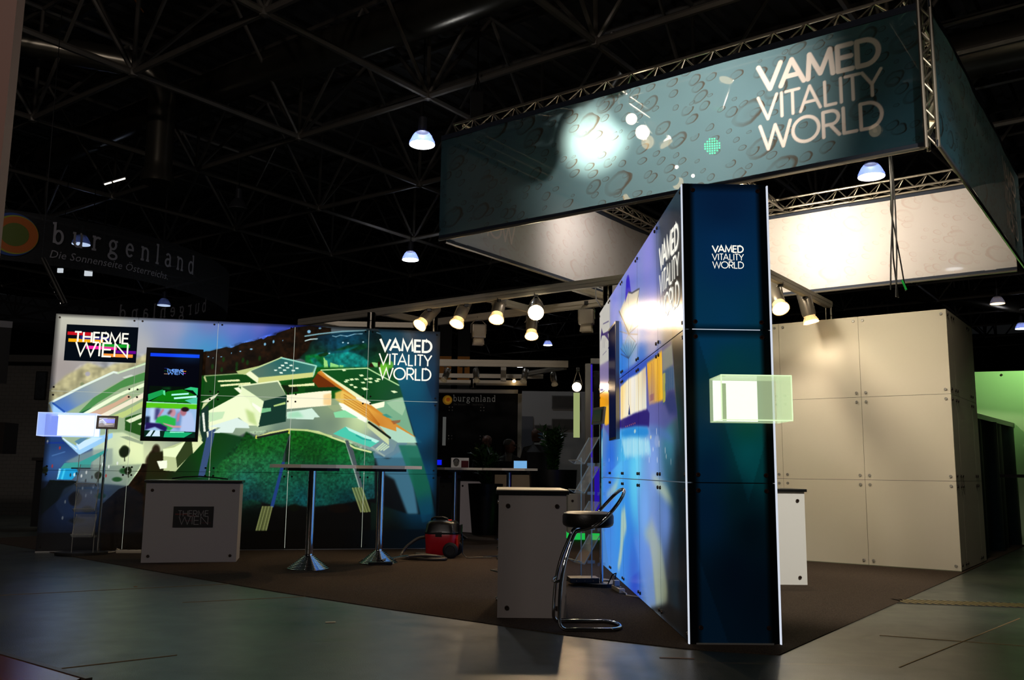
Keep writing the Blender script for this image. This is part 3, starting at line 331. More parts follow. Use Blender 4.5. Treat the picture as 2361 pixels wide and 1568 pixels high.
OPB=[('f',0,[([867,573],'b8b4b0'),([910,463],'a8a0a4'),([712,583],'8088d8'),([713,545],'a0a0d8'),([466,583],'7478cc'),([279,568],'8080d0'),([243,500],'7c84d0'),([132,556],'16304c'),([40,579],'0a2036'),([48,445],'101c28'),([12,379],'0a0c0e'),([83,353],'605848'),([248,401],'a09cb8'),([420,441],'98a8c8'),([374,403],'3070c8'),([585,413],'2478d0'),([788,438],'707078'),([791,222],'3070d8'),([590,221],'50b8e8'),([428,236],'70d0f0'),([534,163],'3898e0'),([257,227],'80a0e0'),([120,232],'4088a0'),([50,208],'081418'),([19,98],'060606'),([655,115],'3c98e0'),([484,86],'3c88d8'),([341,148],'78a8e8'),([263,105],'8098d8'),([157,145],'6888c8'),([99,89],'202428'),([461,19],'3050c0'),([267,17],'788890'),([133,26],'202020'),([0,21],'040404')],1),('f',[222,608,180,600,157,566,77,443,-19,403,-31,579,40,604],[([132,569],'142c48'),([40,579],'0c1c30'),([104,495],'182838'),([33,472],'0c1218'),([63,436],'1c1814')],1),('p',[1153,424,613,404,401,403,192,397,97,397,77,367,74,316,55,289,150,275,289,287,405,293,601,299,800,285,939,321,1153,384],'5a4a98',0.6,4),('p',[638,318,312,318,283,307,289,286,405,292,601,298,728,306],'2c1c70',0.95,2),('p',[155,317,116,329,73,324,55,289,118,296],'283468',0.8,4),('p',[613,408,401,404,227,397,192,402,210,385,304,383,326,357,599,376],'2050b8',0.9,3),('f',[1005,402,762,392,763,319,876,318,1005,359],[([955,382],'e8a010'),([828,342],'d89820')],1),('f',[1005,365,917,363,762,359,763,319,897,319],[([869,344],'f0c040')],0.7),('f',[629,383,514,388,402,385,314,388,312,316,440,318,631,316],[([598,379],'f4d890'),([529,347],'f0e8d0'),([448,364],'ece8e0'),([375,373],'e8dcb0'),([330,383],'c8b098'),([400,328],'f0ecd8'),([315,336],'dce0d8')],1),('f',[304,392,227,392,192,394,167,395,163,319,231,320,287,321],[([288,377],'e8a820'),([250,345],'b89068'),([212,375],'f0b830'),([178,338],'e8b420'),([271,325],'a088a0')],1),('p',[161,362,99,364,78,358,73,328,131,331,148,313,164,312],'385878',0.9,2),('p',[161,359,141,358,144,316,163,315],'c8b838',0.8,1),('p',[282,337,239,336,240,326,282,326],'906070',0.7,1),('l',[145,360,147,332],1.1,'586c78',0.8),('l',[128,360,130,331],1.1,'586c78',0.8),('l',[111,360,113,330],1.1,'586c78',0.8),('l',[95,360,97,329],1.1,'586c78',0.8),('l',[79,361,81,328],1.1,'586c78',0.8),('l',[606,390,608,323],0.9,'e0a040',0.45),('l',[576,389,578,322],0.9,'f8f4f0',0.45),('l',[548,389,550,322],0.9,'90a8c0',0.45),('l',[520,388,523,321],0.9,'f0d070',0.45),('l',[494,388,496,321],0.9,'e0a040',0.45),('l',[468,387,471,320],0.9,'f8f4f0',0.45),('l',[443,387,446,320],0.9,'90a8c0',0.45),('l',[419,386,422,319],0.9,'f0d070',0.45),('l',[396,386,399,319],0.9,'e0a040',0.45),('l',[373,385,376,318],0.9,'f8f4f0',0.45),('l',[351,385,354,318],0.9,'90a8c0',0.45),('l',[330,385,333,317],0.9,'f0d070',0.45),('l',[294,385,297,329],0.9,'c07010',0.5),('l',[275,385,278,328],0.9,'f8d060',0.5),('l',[257,385,260,327],0.9,'8c5020',0.5),('l',[240,386,243,326],0.9,'c07010',0.5),('l',[222,386,226,324],0.9,'f8d060',0.5),('l',[206,386,209,323],0.9,'8c5020',0.5),('l',[189,386,193,322],0.9,'c07010',0.5),('l',[173,386,177,321],0.9,'f8d060',0.5),('p',[163,393,90,393,81,363,161,362],'8c9078',0.8,2),('b',[558,299],1.6,1.2,'ff9020',1),('b',[533,299],1.6,1.2,'ff9020',1),('b',[509,299],1.6,1.2,'ff9020',1),('b',[485,299],1.6,1.2,'ff9020',1),('b',[463,299],1.6,1.2,'ff9020',1),('b',[440,299],1.6,1.2,'ff9020',1),('p',[523,320,509,339,496,318],'203878',1,1),('p',[633,538,511,554,473,545,376,532,393,508,428,474,520,474],'d8cca0',0.75,2),('p',[557,541,536,582,525,589,510,588,497,582,485,562,473,545,511,554],'2818b8',1,1),('l',[508,553,461,542,414,537,375,532],1,'102040',1),('l',[375,532,387,522,410,510],1,'102858',1),('l',[508,554,511,473],0.8,'485070',0.8),('l',[641,540,511,475],1.6,'484030',1),('l',[511,475,515,339],1.3,'203070',0.9),('l',[511,472,634,497],0.6,'706048',0.7),('l',[511,472,567,458],0.6,'706048',0.7),('l',[511,472,399,454],0.6,'706048',0.7),('l',[511,472,387,469],0.6,'706048',0.7),('l',[511,472,433,491],0.6,'706048',0.7),('l',[511,472,610,513],0.6,'706048',0.7),('l',[511,472,423,444],0.6,'706048',0.7),('l',[511,472,472,444],0.6,'706048',0.7),('l',[512,425,624,460],0.7,'183060',0.85),('l',[512,425,589,464],0.7,'183060',0.85),('l',[512,425,553,464],0.7,'183060',0.85),('l',[512,425,472,452],0.7,'183060',0.85),('l',[512,425,441,447],0.7,'183060',0.85),('l',[512,425,411,439],0.7,'183060',0.85),('l',[512,425,620,448],0.7,'183060',0.85),('p',[624,460,567,467,511,470,435,446,411,431,506,424],'60a0a0',0.35,3),('p',[1001,616,796,598,797,458,1001,469],'bcbab4',1,1),('p',[1001,469,788,457,789,404,1001,410],'7c70a0',0.9,3),('p',[960,558,927,538,855,531,800,527,787,518,835,523,816,505,788,501,806,487,835,488,806,494,816,503,845,513,896,529,949,536,983,526],'3a2a6c',1,1),('l',[927,561,815,549],0.7,'605880',1),('l',[927,561,815,549],0.7,'605880',1),('l',[927,561,815,549],0.7,'605880',1),('l',[927,525,927,504],0.8,'484070',1),('l',[900,522,900,501],0.8,'484070',1),('l',[875,519,875,512],0.8,'484070',1),('l',[938,487,859,487],0.7,'807890',1),('p',[631,290,572,295,441,294,309,286,290,275,330,269,572,279],'2888d0',0.9,3),('p',[289,285,216,283,135,271,78,254,151,261,271,272],'5070b0',0.7,4),('p',[616,276,491,276,290,266,272,240,573,241],'a8dcec',0.8,4),('l',[609,278,617,253],1.2,'e8f8ff',0.5),('l',[581,274,588,247],1.2,'c0e8f8',0.5),('l',[554,270,559,241],1.2,'70c8f0',0.5),('l',[528,275,532,236],1.2,'e8f8ff',0.5),('l',[503,271,505,250],1.2,'c0e8f8',0.5),('l',[479,267,479,245],1.2,'70c8f0',0.5),('l',[455,272,455,240],1.2,'e8f8ff',0.5),('l',[432,269,431,235],1.2,'c0e8f8',0.5),('l',[410,265,407,248],1.2,'70c8f0',0.5),('l',[388,270,385,243],1.2,'e8f8ff',0.5),('l',[367,266,363,238],1.2,'c0e8f8',0.5),('l',[347,263,342,233],1.2,'70c8f0',0.5),('l',[327,268,321,246],1.2,'e8f8ff',0.5),('l',[308,264,301,241],1.2,'c0e8f8',0.5),('l',[289,261,282,237],1.2,'70c8f0',0.5),('b',[441,285],10,3,'f8f0d0',0.6),('b',[274,268],6,2.5,'f0e8b0',0.6),('b',[218,260],18,8,'98a8d0',0.6),('b',[253,248],1.5,4,'f0f0f0',0.8),('b',[292,232],1.5,4,'f0f0f0',0.8),('b',[152,244],1.5,4,'f0f0f0',0.8),('b',[144,235],1.5,4,'f0f0f0',0.8),('b',[220,275],1.5,4,'f0f0f0',0.8),('b',[200,255],1.5,4,'f0f0f0',0.8),('b',[108,227],1.5,4,'f0f0f0',0.8),('b',[679,239],1.5,4,'f0f0f0',0.8),('b',[819,238],1.5,4,'f0f0f0',0.8),('b',[218,231],1.5,4,'f0f0f0',0.8),('f',[1315,134,913,197,625,234,438,237,393,48,597,1,823,-2,937,98],[([652,222],'58b4ec'),([592,136],'3c90e4'),([537,81],'3880d8'),([454,189],'60c8ec'),([485,47],'3868c8'),([830,154],'4888e0')],0.8),('p',[889,160,758,183,644,202,719,173,844,159],'d8dca8',0.65,7),('p',[595,85,554,107,577,148,628,136,647,67,693,18,666,18,630,39],'d8dca8',0.65,7),('p',[366,108,296,101,237,9,161,22,142,43,193,106,272,138],'b0b890',0.6,10),('p',[285,207,227,207,134,191,85,168,152,173,208,185],'c8d0a0',0.6,6),('p',[472,99,365,112,275,80,247,10,323,-4,393,48],'6890e0',0.5,8),('p',[176,233,50,231,10,184,14,17,80,5,143,26,107,81,86,149],'0a2028',0.55,18),('p',[301,-2,143,28,6,33,2,4,218,2],'101010',0.9,3),('f',[94,455,0,435,-21,219,34,219,55,286,78,361],[([-21,318],'0c1010'),([51,409],'302418'),([74,267],'0c3c44'),([-2,225],'040a0c')],0.85),('p',[65,231,-11,230,2,1,22,0,70,38,55,150],'040608',0.6,10)]
# ---------------------------------------------------------------- stroke lettering
def arc(cx,cy,rx,ry,a0,a1,n=14): return [(cx+rx*math.cos(math.radians(a0+(a1-a0)*i/n)),cy+ry*math.sin(math.radians(a0+(a1-a0)*i/n))) for i in range(n+1)]
GL={'V':(.86,[[(0,1),(.43,0),(.86,1)]]),'A':(.88,[[(0,0),(.44,1),(.88,0)],[(.17,.34),(.71,.34)]]),'M':(.92,[[(0,0),(.08,1),(.46,.12),(.84,1),(.92,0)]]),
'E':(.5,[[(.5,1),(0,1),(0,0),(.5,0)],[(0,.52),(.47,.52)]]),'D':(.74,[[(0,0),(0,1),(.26,1)]+arc(.26,.5,.48,.5,90,-90)+[(0,0)]]),'I':(.0,[[(0,0),(0,1)]]),
'T':(.6,[[(0,1),(.6,1)],[(.3,1),(.3,0)]]),'L':(.45,[[(0,1),(0,0),(.45,0)]]),'Y':(.78,[[(0,1),(.39,.45),(.78,1)],[(.39,.45),(.39,0)]]),'W':(1.2,[[(0,1),(.3,0),(.6,.95),(.9,0),(1.2,1)]]),
'O':(1.0,[arc(.5,.5,.5,.5,0,360,30)]),'R':(.58,[[(0,0),(0,1),(.3,1)]+arc(.3,.73,.27,.27,90,-90)+[(0,.46)],[(.25,.46),(.58,0)]]),'H':(.7,[[(0,0),(0,1)],[(.7,0),(.7,1)],[(0,.53),(.7,.53)]]),'N':(.76,[[(0,0),(0,1),(.76,0),(.76,1)]]),
'b':(.52,[[(-.08,.98),(.06,1),(.06,0)],arc(.29,.32,.23,.32,0,360,20)]),'u':(.55,[[(-.05,.66),(.07,.66),(.07,.2)]+arc(.27,.2,.2,.2,180,360,8)+[(.47,.66),(.47,0),(.56,0)],[(.38,.66),(.47,.66)]]),'r':(.4,[[(-.05,.66),(.08,.66),(.08,0)],[(-.06,0),(.22,0)],arc(.3,.42,.22,.22,180,50,8)]),
'g':(.52,[arc(.24,.42,.2,.22,0,360,18),[(.4,.6),(.54,.64)],arc(.26,-.16,.26,.16,0,360,18),[(.12,.22),(.1,.05),(.4,.0)]]),'e':(.48,[[(.04,.36),(.46,.36)]+arc(.25,.33,.22,.32,10,320,18)]),'n':(.56,[[(-.05,.66),(.08,.66),(.08,0)],[(-.04,0),(.2,0)],[(.36,0),(.6,0)]+[(.48,0)]+arc(.28,.44,.2,.2,0,180,8)]),
'l':(.14,[[(-.06,1),(.07,1),(.07,0)],[(-.06,0),(.2,0)]]),'a':(.46,[arc(.22,.46,.18,.2,150,0,8)+[(.4,.08),(.48,.0)],[(.4,.38)]+arc(.2,.18,.19,.19,90,350,14)]),'d':(.54,[[(.36,1),(.48,1),(.48,0),(.56,0)],arc(.25,.32,.23,.32,0,360,20)])}
KERN={'VA':-.20,'AM':-.03,'TA':-.2,'AL':-.02,'TY':-.14,'WO':-.08,'HE':0,'VI':-.02,'IT':-.04,'LI':.0,'RM':-.04}
def layout(text,x0,y0,W,H,gap=.16,fixed=None):
    """polylines of a text line set into a box W x H"""
    kk=[KERN.get(text[i:i+2],0) for i in range(len(text))];tot=sum(GL[c][0] for c in text if c!=' ')+gap*(len(text)-1)+sum(kk);s=W/tot;out=[];x=0
    for c,kn in zip(text,kk):
        if c!=' ': out+= [[(x0+(x+a)*s,y0+b*H) for a,b in pl] for pl in GL[c][1]]
        x+=(GL[c][0] if c!=' ' else .3)+gap+kn
    return out
def vamed(x,y,W,H):
    """the three stacked lines; returns (polylines, stroke width)"""
    h=.295*H
    return [(layout('VAMED',x+.02*W,y+H-h,W*.96,h*.95,.19),h*.185),(layout('VITALITY',x+.01*W,y+.5*H-h/2,W*.98,h*.92,.24),h*.115),(layout('WORLD',x+.02*W,y,W*.96,h*.95,.17),h*.125)]
def ribbon(mb,pl,w,P,m=0):
    """stroke with mitred corners; P maps (x,y)->Vector"""
    pts=[np.array(p,float) for p in pl];closed=np.hypot(*(pts[0]-pts[-1]))<1e-6
    if closed: pts=pts[:-1]
    N=len(pts);L=[];R=[]
    for i in range(N):
        a=pts[i-1] if (i>0 or closed) else None;b=pts[(i+1)%N] if (i<N-1 or closed) else None
        d1=(pts[i]-a) if a is not None else (b-pts[i]);d2=(b-pts[i]) if b is not None else (pts[i]-a)
        d1=d1/(np.hypot(*d1)+1e-9);d2=d2/(np.hypot(*d2)+1e-9);n1=np.array([-d1[1],d1[0]]);n2=np.array([-d2[1],d2[0]]);n=n1+n2;l=np.hypot(*n)
        n=n1 if l<.3 else n/l;k=min(1/max(n@n1,.3),2.2)
        L.append(pts[i]+n*w/2*k);R.append(pts[i]-n*w/2*k)
    vs=[P(*p) for p in L]+[P(*p) for p in R];fs=[(i,(i+1)%N,N+(i+1)%N,N+i) for i in range(N if closed else N-1)]
    mb.add(vs,[f[::-1] for f in fs],m)
def letters(parent,groups,P,material,name='lettering',label=None):
    mb=MB()
    for pls,wd in groups:
        for pl in pls: ribbon(mb,pl,wd,P)
    return mb.build(name,material,parent,label=label)
# ---------------------------------------------------------------- painted print on lit panels
def art_mat(name,es=1,base=.3,rough=.3,spec=.3):
    m=bpy.data.materials.new(name);m.use_nodes=True;nt=m.node_tree;b=nt.nodes['Principled BSDF'];a=nt.nodes.new('ShaderNodeAttribute');a.attribute_name='print'
    nt.links.new(a.outputs['Color'],b.inputs['Emission Color']);b.inputs['Emission Strength'].default_value=es;b.inputs['Roughness'].default_value=rough;b.inputs['Specular IOR Level'].default_value=spec
    mx=nt.nodes.new('ShaderNodeMixRGB');mx.blend_type='MULTIPLY';mx.inputs[0].default_value=1;mx.inputs[2].default_value=(base,base,base,1);nt.links.new(a.outputs['Color'],mx.inputs[1]);nt.links.new(mx.outputs[0],b.inputs['Base Color']);return m
def srgb2lin(a): return np.where(a<=.04045,a/12.92,((a+.055)/1.055)**2.4)
def art_panel(name,im,ru,rv,u0,u1,v0,v1,P,material,parent,gap=.004,depth=.012,side=None,label=None):
    """a lit print panel: fine front grid carrying the print, plus its edges and back; P maps (u,v,out)->Vector"""
    i0,i1,j0,j1=int(round(u0*ru)),int(round(u1*ru)),int(round(v0*rv)),int(round(v1*rv))
    sub=im[j0:j1+1,i0:i1+1];H,W=sub.shape[:2]
    uu=np.linspace(u0+gap,u1-gap,W);vv=np.linspace(v0+gap,v1-gap,H)
    o=P(0,0,0);du=P(1,0,0)-o;dv=P(0,1,0)-o;dn=P(0,0,1)-o
    U,V=np.meshgrid(uu,vv);pts=np.array(o)+U[...,None]*np.array(du)+V[...,None]*np.array(dv)
    idx=np.arange(H*W).reshape(H,W);q=np.stack([idx[:-1,:-1],idx[:-1,1:],idx[1:,1:],idx[1:,:-1]],-1).reshape(-1,4)
    if du.cross(dv).dot(dn)<0: q=q[:,::-1]
    c=[P(a,b,-depth) for a,b in((u0+gap,v0+gap),(u1-gap,v0+gap),(u1-gap,v1-gap),(u0+gap,v1-gap))];f4=[idx[0,0],idx[0,-1],idx[-1,-1],idx[-1,0]];n=H*W
    vs=np.concatenate([pts.reshape(-1,3),np.array([list(x) for x in c])])
    ex=[[n+3,n+2,n+1,n]]+[[f4[k],n+k,n+(k+1)%4,f4[(k+1)%4]] for k in range(4)]
    fs=np.concatenate([q,np.array(ex)])
    me=bpy.data.meshes.new(name);me.vertices.add(len(vs));me.vertices.foreach_set('co',vs.ravel());me.loops.add(len(fs)*4);me.loops.foreach_set('vertex_index',fs.ravel().astype(np.int32))
    me.polygons.add(len(fs));me.polygons.foreach_set('loop_start',np.arange(0,len(fs)*4,4,dtype=np.int32));me.polygons.foreach_set('loop_total',np.full(len(fs),4,dtype=np.int32))
    mi=np.zeros(len(fs),dtype=np.int32);mi[len(q):]=1;me.materials.append(material);me.materials.append(side or BLKM);me.polygons.foreach_set('material_index',mi);me.update(calc_edges=True)
    ca=me.color_attributes.new('print','FLOAT_COLOR','POINT');col=np.ones((len(vs),4),dtype=np.float32);col[:n,:3]=srgb2lin(sub).reshape(-1,3);ca.data.foreach_set('color',col.ravel())
    ob=bpy.data.objects.new(name,me);COL.objects.link(ob);ob.parent=parent
    if label: ob['label']=label
    return ob
def word(parent,text,x,y,W,H,gap,st,P,material,f=lambda q:q):
    tot=sum(GL[c][0] for c in text)+gap*(len(text)-1);s=W/tot;cx_=x
    for c in text:
        mb=MB()
        for pl in GL[c][1]:
            for q in f([[(cx_+a*s,y+b*H) for a,b in pl]]): ribbon(mb,q,st,P)
        mb.build('letter',material,parent);cx_+=(GL[c][0]+gap)*s
def bolts(parent,P,pts,material=STEEL,r=.013):
    first=None;dn=P(0,0,1)-P(0,0,0);M=dn.to_track_quat('Z','Y').to_matrix()
    for u,v in pts:
        if first is None: first=MB().lathe([(r,0),(r,.008),(r*.8,.012),(r*.35,.012),(r*.3,.007),(0,.007)],(0,0,0),12,M).build('bolt',material,parent,);b=first
        else: b=first.copy();COL.objects.link(b)
        b.location=P(u,v,.001)
def corner_bolts(nu,nv,off=.05):
    out=[]
    for i in range(nu):
        for j in range(nv):
            for a in(off,1-off):
                for b in(off,1-off): out.append((i+a,j+b))
    return out
GAPL=glow('light gap','d8e0d0',.9)
# left illuminated wall 5 x 3 m
PL=lambda u,v,n=0: LW+LD*u+Vector((0,0,v+.01))+LN*n
imL=paint(OPL,5,3,150,150)
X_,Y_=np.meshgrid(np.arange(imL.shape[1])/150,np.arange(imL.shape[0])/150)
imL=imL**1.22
imL*=(.35+.65*np.clip(np.minimum(np.minimum(X_,5-X_)/.07,(3-Y_)/.05),0,1))[...,None]   # light box falloff at the rim, painted into the print colour
# the backlight is even; the softer outer border is painted
wl=thing('illuminated_wall','large backlit picture wall with an aerial view of a thermal bath, left of the stand','display wall',(0,0,0))
cb=MB();z0=lambda u,v,n:PL(u,v,n)
def slab(mb,P,u0,u1,v0,v1,n0,n1,m=0):
    vs=[P(a,b,c) for a in(u0,u1) for b in(v0,v1) for c in(n0,n1)];mb.add(vs,[(0,1,3,2),(4,6,7,5),(0,4,5,1),(2,3,7,6),(0,2,6,4),(1,5,7,3)],m)
slab(cb,PL,0,5,.0,2.99,-.35,-.06);cb.build('frame',mat('panel frame grey','3a3834',.6),wl)
g=MB()
for i in range(1,5): slab(g,PL,i-.008,i+.008,.02,2.97,-.03,-.015)
for j in(2,): slab(g,PL,.02,4.98,j-.008,j+.008,-.03,-.015)
g.build('light_gap',GAPL,wl)
g=MB();slab(g,PL,0,5,-.008,.004,-.05,.004);g.build('base_rail',mat('pale aluminium','b8b8b4',.35,.6),wl)
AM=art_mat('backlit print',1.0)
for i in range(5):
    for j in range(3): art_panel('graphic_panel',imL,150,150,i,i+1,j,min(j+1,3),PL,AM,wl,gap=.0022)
bolts(wl,PL,corner_bolts(5,3),mat('dark bolt','3c3630',.3,.8))
LETW=glow('backlit white print','fcf8ea',1.05)
letters(wl,vamed(4.145,2.3,.745,.565),lambda x,y:PL(x,y,.003),LETW)
# Therme Wien logo
def therme(parent,P,x,y,W,H,Cw,bars,back=None,es=1,bw=.026):
    n=0
    if back: b=MB();slab(b,P,x,x+W,y,y+H,.001,.004);parent=b.build('logo_board',back,parent)
    bd=MB();ms=[]
    for (a,b_,c,d,col) in bars:
        slab(bd,P,x+a*W,x+b_*W,y+c*H,y+d*H,.0045,.005,len(ms));ms.append(glow('logo bar '+col+str(es),col,es) if es else mat('logo bar print '+col,col,.5))
    bd.build('logo_bars',ms,parent)
    letters(parent,[(layout('THERME',x+.12*W,y+.53*H,W*.75,H*.27,.2),bw*H),(layout('WIEN',x+.15*W,y+.15*H,W*.72,H*.37,.2),bw*H)],lambda a,b:P(a,b,.0065),Cw,'logo_lettering')
BARS=[(.02,.36,.71,.80,'c8141e'),(.2,.6,.60,.70,'28287c'),(.04,.52,.52,.61,'ffb010'),(.5,.9,.41,.50,'18a028'),(.29,.72,.34,.43,'f828a8'),(.7,.99,.25,.33,'680890'),(.54,.95,.14,.23,'f8963a')]
lg=thing('logo_sign','black THERME WIEN logo sign with coloured bars on the upper left wall panel','sign',PL(.14,2.4,.002))
PG=lambda x,y,n=0: PL(x,y,n)-PL(.14,2.4,.002)+Vector((0,0,0))
therme(lg,PG,.14,2.395,.865,.47,LETW,BARS,glow('dark lit print','060c14',1),1,.046)
# ---------------------------------------------------------------- right illuminated wall and its end face (column)
imB=paint(OPB,5,3,70,150)**1.08
PB=lambda u,v,n=0: BW+BD*u+Vector((0,0,v+.008))+BN*n
pe=Vector((.5744,.0118,0)).normalized()
PC=lambda u,v,n=0: BW+pe*u+Vector((0,0,v+.008))+Vector((pe.y,-pe.x,0))*n
wb=thing('illuminated_wall','blue backlit picture wall with fountain and umbrella sculpture, seen at a steep angle','display wall')
g=MB();vs=[]
for z in(.02,2.99): vs+=[PB(.02,z,-.04),PB(5,z,-.04),PB(5,z,-.53),PB(.04,z,-.53)]
g.add(vs,[(0,1,2,3),(7,6,5,4),(0,4,5,1),(1,5,6,2),(2,6,7,3),(3,7,4,0)]);g.build('frame',MATS['panel frame grey'],wb)
AB=art_mat('backlit print glossy',1.0,.5,.22,.5)
for i in range(5):
    for j in range(3): art_panel('graphic_panel',imB,70,150,i,i+1,j,j+1,PB,AB,wb,gap=.0035)
g=MB()
for i in range(1,5): slab(g,PB,i-.008,i+.008,.02,2.97,-.03,-.015)
for j in(1,2): slab(g,PB,.02,4.98,j-.008,j+.008,-.03,-.015)
g.build('light_gap',mat('grey gap profile','6a7078',.4,.5,emit='8090a0',es=.3),wb)
letters(wb,vamed(0,2.2,.75,.575),lambda x,y:PB(.89-x,y,.003),LETW)
bolts(wb,PB,[p for p in corner_bolts(5,3)],mat('bolt heads','5a5048',.3,.8),.014)
# column artwork
def colart():
    ru=rv=120;W,H=int(.57*ru)+1,3*rv+1;X,Y=np.meshgrid(np.arange(W)/ru,np.arange(H)/rv)
    def c(s): return hx(s)
    ctrl=[(.28,2.9,'041c38'),(.28,2.5,'04284a'),(.28,2.0,'04304e'),(.12,1.95,'04304c'),(.3,1.8,'04343c'),(.3,1.6,'032a30'),(.12,1.3,'032c44'),(.4,1.35,'043c30'),(.4,1.2,'044448'),(.15,1.1,'02203a'),(.45,1.1,'033c40'),(.35,.9,'021a22'),(.12,.8,'021c34'),(.4,.7,'020e16'),(.3,.4,'020c18'),(.12,.2,'02101c'),(.45,.3,'020c16')]
    acc=0;ws=0
    for x,y,s in ctrl:
        w=1/((X-x)**2*2+(Y-y)**2+.01)**1.6;acc=acc+w[...,None]*c(s);ws=ws+w
    im=acc/ws[...,None]
    # pale wedge in the print
    t=(Y-.78)/(1.75-.78);wd=(X>.14+.28*(1-t))&(X<.36+.3*t)&(Y>.72);im[wd]*=1.22
    t2=(Y)/.6;wd=(X<.2*(1-t2)+.04*1)&(Y<.6);im[wd]*=1.3
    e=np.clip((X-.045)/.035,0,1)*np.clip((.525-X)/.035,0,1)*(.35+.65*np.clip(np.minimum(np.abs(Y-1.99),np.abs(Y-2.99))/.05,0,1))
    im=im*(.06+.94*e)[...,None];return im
colr=thing('illuminated_column','dark blue backlit column with small white lettering at the near end of the blue wall','column')
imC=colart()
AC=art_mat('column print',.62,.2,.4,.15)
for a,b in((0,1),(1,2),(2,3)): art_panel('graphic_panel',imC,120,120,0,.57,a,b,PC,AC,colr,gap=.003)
WE=glow('light edge','e8f0ff',.8)
g=MB();slab(g,PC,-.008,-.001,.0,2.99,-.02,.004);g.build('edge_light',WE,colr);g=MB();slab(g,PC,.572,.580,.0,2.99,-.02,.004);g.build('edge_light',WE,colr)
g=MB();slab(g,PC,.05,.50,1.998,2.002,-.002,.002);g.build('seam_light',WE,colr);g=MB();slab(g,PC,.04,.53,-.004,.008,-.002,.003);g.build('base_light',MATS['pale aluminium'],colr)
letters(colr,vamed(.19,2.415,.215,.155),lambda x,y:PC(x,y,.003),LETW)
bolts(colr,PC,[(.07,2.95),(.51,2.95),(.07,2.05),(.51,2.05),(.07,1.95),(.51,1.95),(.07,1.05),(.51,1.05),(.07,.95),(.51,.95),(.5,.1),(.07,.1)],mat('bronze bolt','4a2c24',.35,.7),.015)
g=MB()
slab(g,PC,.562,.57,.02,2.99,-4.8,-.025);g.build('side_panel',mat('column side','b8b4ac',.5),colr)
# ---------------------------------------------------------------- white cabin at the right
WC=G(-2.0,11.25);PWf=lambda u,v,n=0: WC+Vector((-CT,-ST,0))*u+Vector((0,0,v+.012))+Vector((ST,-CT,0))*n   # front face, u runs to the left
PWs=lambda u,v,n=0: WC+Vector((-ST,CT,0))*u+Vector((0,0,v+.012))+Vector((CT,ST,0))*n
PANW=mat('off white wall panel','d8cfbc',.5,spec=.35)
wc=thing('white_cabin','white panelled cabin with round bolts at the right of the stand','cabin')
for i in range(4):
    for j in range(3): g=MB();slab(g,PWf,i+.002,i+.998,j+.002,j+.998,-.012,0);g.build('wall_panel',PANW,wc)
for a,b in((0,.34),(.34,1.34),(1.34,1.68)):
    for j in range(3): g=MB();slab(g,PWs,a+.002,b-.002,j+.002,j+.998,-.012,0);g.build('wall_panel',PANW,wc)
g=MB();slab(g,PWf,.012,4,.0,2.99,-1.66,-.013);g.build('frame',MATS['panel frame grey'],wc)
g=MB();slab(g,PWf,0,4,-.012,.0,-.03,.003);g.build('base_rail',mat('green grey profile','6a7058',.5),wc)
bolts(wc,PWf,[p for p in corner_bolts(3,3,.055) if not(p[0]<.5 and False)],mat('cabin bolts','c8c4bc',.25,.6),.017)
bolts(wc,PWs,[(a,j+b) for a in(.06,.28,.40,1.28,1.4) for j in range(3) for b in(.06,.94)],mat('cabin bolts dark','2c2620',.4,.5),.017)
